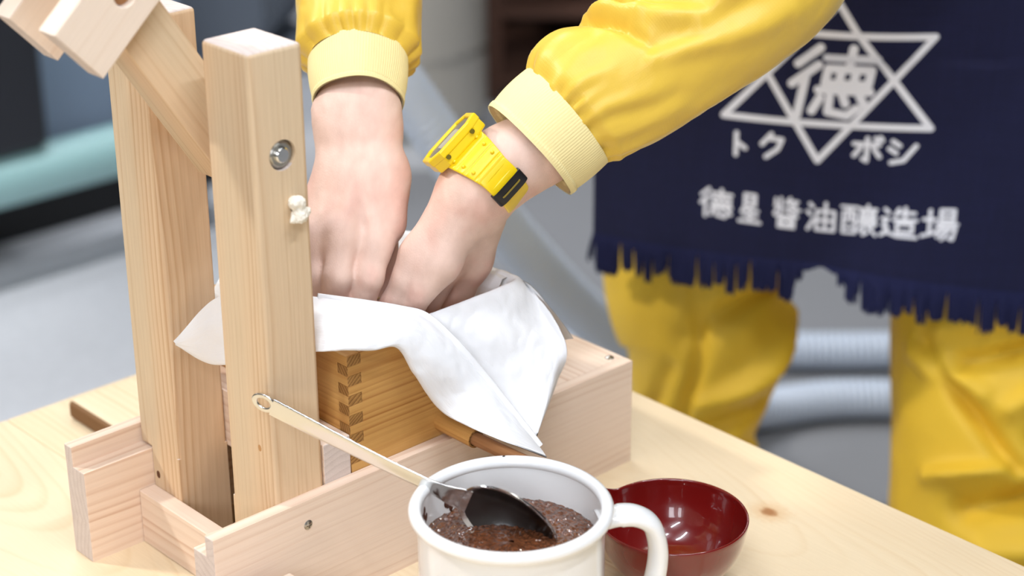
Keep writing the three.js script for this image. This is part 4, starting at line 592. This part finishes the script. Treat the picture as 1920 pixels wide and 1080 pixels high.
// ------------------------------------------------------------------ watch and ring
{
  const w = thing('wristwatch', 'chunky yellow digital wristwatch with a black strap loop on the wrist', 'watch', [0.2454, 0.2622, -0.0136]);
  const A = V(-0.74, -0.645, -0.19).normalize(), N0 = V(-0.545, 0.635, -0.55), N = N0.addScaledVector(A, -N0.dot(A)).normalize(), F = N.clone().cross(A).normalize();   // A along the arm, N out of the dial, F towards the viewer
  const resin = new THREE.MeshPhysicalMaterial({ color: 0xf0cd10, roughness: 0.38, clearcoat: 0.25, clearcoatRoughness: 0.3 }), black = new THREE.MeshPhysicalMaterial({ color: 0x17171a, roughness: 0.4 });
  const a = 0.0258, b = 0.0322, ring = (ph, lift) => { const c = Math.cos(ph), s = Math.sin(ph), nx = c / a, fy = s / b, l = Math.hypot(nx, fy); return [a * c + lift * nx / l, b * s + lift * fy / l]; };
  const P = (n, f, q) => V(0, 0, 0).addScaledVector(N, n).addScaledVector(F, f).addScaledVector(A, q);
  const loop = (p0, p1, nu, width, t0, t1, groove) => {
    const ns = 28; return sheet((u, v) => {
      const ph = lerp(p0, p1, u), k = v * Math.PI * 2, cx = Math.sign(Math.cos(k)) * Math.abs(Math.cos(k)) ** 0.35, cy = Math.sign(Math.sin(k)) * Math.abs(Math.sin(k)) ** 0.5, cap_ = u < 0.004 || u > 0.996 ? 0.92 : 1;
      const g = groove ? groove(ph, cx) : 0, lift = cy > 0 ? lerp((t0 + t1) / 2, t1 + g, cy) : lerp((t0 + t1) / 2, t0, -cy), [n, f] = ring(ph, lift); return P(n, f, cx * width(ph) / 2 * cap_);
    }, nu, ns, 1, 1, true);
  };
  const seg = (ph) => { let d = 0; for (const s of [0.72, 1.0, 1.28]) d -= 0.0011 * Math.exp(-(((ph - s) / 0.022) ** 2)); return d; };
  const wid = (ph) => { const q = Math.min(ph, Math.PI * 2 - ph); return lerp(0.0335, 0.0215, smooth(q, 0.25, 2.0)); };
  const strap = mesh('strap', loop(0.32, Math.PI * 2 - 0.32, 300, wid, 0.0002, 0.0034, (ph, cx) => seg(ph) + (ph > 0.4 && ph < 1.7 ? 0.0005 * Math.cos((ph - 0.57) / 0.3 * Math.PI * 2 + Math.PI) * 0.5 : 0)), resin, w);
  const nubs = []; for (const ph of [0.86, 1.14]) for (const q of [-0.32, 0.32]) { const [n, f] = ring(ph, 0.0034); nubs.push(new THREE.SphereGeometry(0.0014, 12, 8).translate(...P(n, f, q * wid(ph) * 1.05).toArray())); }
  for (const ph of [0.58]) for (const q of [-0.34, 0.34]) { const [n, f] = ring(ph, 0.0036); nubs.push(new THREE.SphereGeometry(0.0014, 12, 8).translate(...P(n, f, q * wid(ph)).toArray())); }
  mesh('nub', mergeGeometries(nubs), resin, strap).userData.kind = 'stuff';
  // second layer of the strap: its free end up to the keeper
  mesh('strap_end', loop(1.4, 1.84, 40, (ph) => 0.0238, 0.0028, 0.0052, (ph, cx) => (Math.abs(cx) < 0.5 && ph > 1.5 && ph < 1.68 ? -0.0007 : 0)), resin, strap);
  const keeper = mesh('strap_loop', loop(1.78, 2.1, 40, () => 0.0262, 0.0012, 0.0072), black, w); keeper.userData.label = 'black strap loop';
  mesh('slot', loop(1.925, 1.965, 6, () => 0.0165, 0.0066, 0.00755), new THREE.MeshPhysicalMaterial({ color: 0x8c7a2a, roughness: 0.5 }), keeper);
  // case: bezel, glass, buttons; drawn in the plane of A (up) and F (across)
  const basis = new THREE.Matrix4().makeBasis(F.clone().negate(), A.clone().negate(), N).setPosition(P(a - 0.0005, 0, 0));
  if (basis.determinant() < 0) basis.makeBasis(F.clone(), A.clone().negate(), N).setPosition(P(a - 0.0005, 0, 0));
  const oct = (x, y, c) => { const s = new THREE.Shape(); s.moveTo(-x + c, -y); s.lineTo(x - c, -y); s.lineTo(x, -y + c); s.lineTo(x, y - c); s.lineTo(x - c, y); s.lineTo(-x + c, y); s.lineTo(-x, y - c); s.lineTo(-x, -y + c); s.closePath(); return s; };
  const place = (g, z) => g.translate(0, 0, z).applyMatrix4(basis), bev = (d, r) => ({ depth: d, bevelEnabled: true, bevelThickness: r, bevelSize: r, bevelOffset: -r, bevelSegments: 3 });
  const kase = mesh('case', place(new THREE.ExtrudeGeometry(oct(0.0195, 0.0218, 0.0075), bev(0.0058, 0.0016)), 0.0006), resin, w);
  const bz = oct(0.0205, 0.0225, 0.0085), op = oct(0.0158, 0.0182, 0.0062); bz.holes.push(new THREE.Path(op.getPoints().reverse()));
  mesh('bezel', place(new THREE.ExtrudeGeometry(bz, bev(0.0034, 0.0013)), 0.0066), resin, kase);
  mesh('dial', place(new THREE.ExtrudeGeometry(oct(0.0164, 0.0188, 0.0062), { depth: 0.0006, bevelEnabled: false }), 0.0088), new THREE.MeshPhysicalMaterial({ color: 0xaaa9a6, roughness: 0.3, specularIntensity: 0.4 }), kase);
  mesh('dial_mask', place(new THREE.ExtrudeGeometry((() => { const o = oct(0.0162, 0.0186, 0.0062), h = oct(0.0128, 0.0088, 0.002); o.holes.push(new THREE.Path(h.getPoints().reverse())); return o; })(), { depth: 0.0003, bevelEnabled: false }), 0.0093), new THREE.MeshPhysicalMaterial({ color: 0x6d6c72, roughness: 0.3, specularIntensity: 0.4 }), kase);
  for (const y of [-0.0115, 0.0115]) for (const sx of [-1, 1]) mesh('button', place(new THREE.CylinderGeometry(0.0016, 0.0016, 0.0022, 16).rotateZ(Math.PI / 2).translate(sx * 0.0203, y, 0.0045), 0), new THREE.MeshPhysicalMaterial({ color: 0x7a6a20, metalness: 0.5, roughness: 0.4 }), kase);
  const d = V(-0.0031, -0.0226, -0.0059).normalize(), rg = new THREE.TorusGeometry(0.0107, 0.0009, 12, 60); rg.applyQuaternion(new THREE.Quaternion().setFromUnitVectors(V(0, 0, 1), d));
  const ringM = mesh('finger_ring', rg, M.steel); ringM.position.set(0.1791, 0.1762, -0.0407); tag(ringM, 'thin plain silver ring on a finger of the watch hand', 'ring');
}

// ------------------------------------------------------------------ behind: hoses, machinery, tank, rack
{
  const hoseMat = new THREE.MeshPhysicalMaterial({ color: 0xc6d0de, roughness: 0.42, clearcoat: 0.2, clearcoatRoughness: 0.4 });
  const hose = (pts, r, label) => { const cv = new THREE.CatmullRomCurve3(pts.map(A3), false, 'centripetal'), L = cv.getLength(), pitch = 0.0115; const g = limb(pts, [0, 1, 0.13], (s) => r + 0.002 * Math.cos(s / pitch * Math.PI * 2), Math.round(L / pitch * 6), 28); return tag(mesh('corrugated_hose', g, hoseMat), label, 'hose'); };
  hose([[0.3, 1.3, -1.3], [0.62, 0.62, -1.0], [0.72, 0.27, -0.92], [0.793, 0.118, -0.8767], [0.8499, 0.0036, -0.831], [0.8911, -0.0901, -0.7821], [0.9443, -0.1812, -0.7534], [1.0988, -0.3499, -0.7633], [1.36, -0.585, -0.8], [1.53, -0.656, -0.8], [1.6386, -0.6595, -0.748], [1.813, -0.6595, -0.5775], [2.3, -0.6595, -0.1]], 0.031, 'grey corrugated hose sloping down behind the hands to the floor');
  hose([[1.1, -0.6595, -1.75], [1.3, -0.6595, -1.36], [1.5863, -0.6595, -1.0562], [1.7822, -0.6595, -0.8614], [1.9747, -0.6595, -0.687], [2.6, -0.6595, -0.1]], 0.031, 'grey corrugated hose lying on the floor, farther of the two between the legs');
  // press bed at the left: black box for the shadow below, blue-grey panel, teal pipe, dark crate
  const bed = thing('machine_bed', 'blue-grey steel machine bed behind the press, with a black box for the shadow below', 'machine', [0.55, FLOOR, -2.9]);
  mesh('shadow_box', rbox(-1.8, 1.02, 0.0005, 0.14, -0.5, 0.56, 0.004), new THREE.MeshStandardMaterial({ color: 0x131316, roughness: 0.6 }), bed);  // black box stands in for the shadowed gap under the machine
  mesh('panel', rbox(-1.8, 1.02, 0.141, 0.75, -0.5, 0.46, 0.01), new THREE.MeshPhysicalMaterial({ color: 0x93a6bd, roughness: 0.5, metalness: 0.2 }), bed);
  const pipe = thing('steel_pipe', 'thick teal painted pipe running along the front of the machine bed', 'pipe', [0.4, FLOOR + 0.2, -2.165]), teal = new THREE.MeshPhysicalMaterial({ color: 0x9cc4c4, roughness: 0.4, clearcoat: 0.3 });
  mesh('tube', rod([-1.6, 0, 0], [1.1, 0, 0], 0.05, 40), teal, pipe); for (const x of [-1.6, 1.09]) mesh('flange', rod([x, 0, 0], [x + 0.02, 0, 0], 0.062, 40), teal, pipe); for (const x of [-1.2, 0.98]) mesh('bracket', rbox(x, x + 0.03, -0.1995, 0, -0.018, 0.018, 0.003), new THREE.MeshStandardMaterial({ color: 0x33393d, roughness: 0.6 }), pipe);
  const crate = mesh('plastic_crate', rbox(0.55, 1.075, FLOOR + 0.2508, FLOOR + 0.62, -2.42, -2.13, 0.02, 4), new THREE.MeshPhysicalMaterial({ color: 0x26282f, roughness: 0.5 })); tag(crate, 'dark plastic crate resting on the teal pipe at its left end', 'crate');
  // steel tank in the middle
  const tank = thing('steel_tank', 'upright grey steel tank on the floor far behind the hands', 'tank', [2.12, FLOOR, -2.33]);
  mesh('shell', new THREE.LatheGeometry([[0, 0.03], [0.13, 0.03], [0.155, 0.045], [0.16, 0.07], [0.16, 0.9], [0.15, 0.94], [0.05, 0.98], [0, 0.985]].map(([r, y]) => new THREE.Vector2(r, y)), 64), new THREE.MeshPhysicalMaterial({ color: 0xb9b4aa, metalness: 0.25, roughness: 0.4 }), tank);
  for (let i = 0; i < 3; i++) { const q = i * 2.1 + 0.4; mesh('foot', rod([0.12 * Math.cos(q), 0.0005, 0.12 * Math.sin(q)], [0.12 * Math.cos(q), 0.06, 0.12 * Math.sin(q)], 0.014), M.screw, tank); }
  mesh('band', new THREE.TorusGeometry(0.161, 0.004, 8, 64).rotateX(Math.PI / 2).translate(0, 0.2, 0), M.screw, tank);
  const motor = thing('motor', 'dark grey motor on a base standing behind the two posts', 'motor', [2.1, FLOOR, -3.0]), dark = new THREE.MeshPhysicalMaterial({ color: 0x7d8590, roughness: 0.5, metalness: 0.3 });
  mesh('base', rbox(-0.2, 0.2, 0.0005, 0.08, -0.14, 0.14, 0.008), new THREE.MeshPhysicalMaterial({ color: 0x6d7683, roughness: 0.5 }), motor); mesh('barrel', new THREE.CylinderGeometry(0.13, 0.13, 0.34, 40).rotateZ(Math.PI / 2).rotateY(0.6).translate(0, 0.2, 0), dark, motor); for (let i = -3; i <= 3; i++) mesh('fin', new THREE.TorusGeometry(0.132, 0.006, 8, 40).rotateY(Math.PI / 2).translate(i * 0.045, 0, 0).rotateY(0.6).translate(0, 0.2, 0), dark, motor);
  // dark wooden rack
  const rack = thing('wooden_rack', 'dark brown wooden rack with low boards far behind the watch arm', 'rack', [2.86, FLOOR, -2.24]); rack.rotation.y = -0.75;
  const dk = new THREE.MeshStandardMaterial({ color: 0x5e3f31, roughness: 0.75 }), dk2 = new THREE.MeshStandardMaterial({ color: 0x2a1f1a, roughness: 0.85 });
  for (const y of [0.03, 0.2, 0.42, 0.7]) for (let i = 0; i < 3; i++) mesh('shelf_board', rbox(-0.45, 0.6, y, y + 0.025, -0.24 + i * 0.16, -0.085 + i * 0.16, 0.003), dk, rack);
  for (const x of [-0.45, 0.56]) for (const z of [-0.25, 0.24]) mesh('upright', rbox(x, x + 0.04, 0.0005, 0.9, z - 0.02, z + 0.02, 0.003), dk, rack);
  mesh('back_panel', rbox(-0.45, 0.6, 0.001, 0.9, -0.285, -0.271, 0.002), dk2, rack);
  const mat = mesh('added_floor_sheet', rbox(-1.0, 1.3, 0.0004, 0.006, -0.5, 0.95, 0.002), new THREE.MeshStandardMaterial({ color: 0x8b8c8f, roughness: 0.75, bumpMap: weave, bumpScale: 0.0004 })); mat.position.set(2.2, FLOOR, -1.15); mat.rotation.y = -0.75; tag(mat, 'wide grey sheet added to darken the floor under the corrugated hoses', 'mat');  // invented sheet that makes this stretch of floor darker
}

scene.traverse((o) => { if (o.isRectAreaLight) return; if (o.isMesh) o.castShadow = o.receiveShadow = true; });
renderer.render(scene, camera);
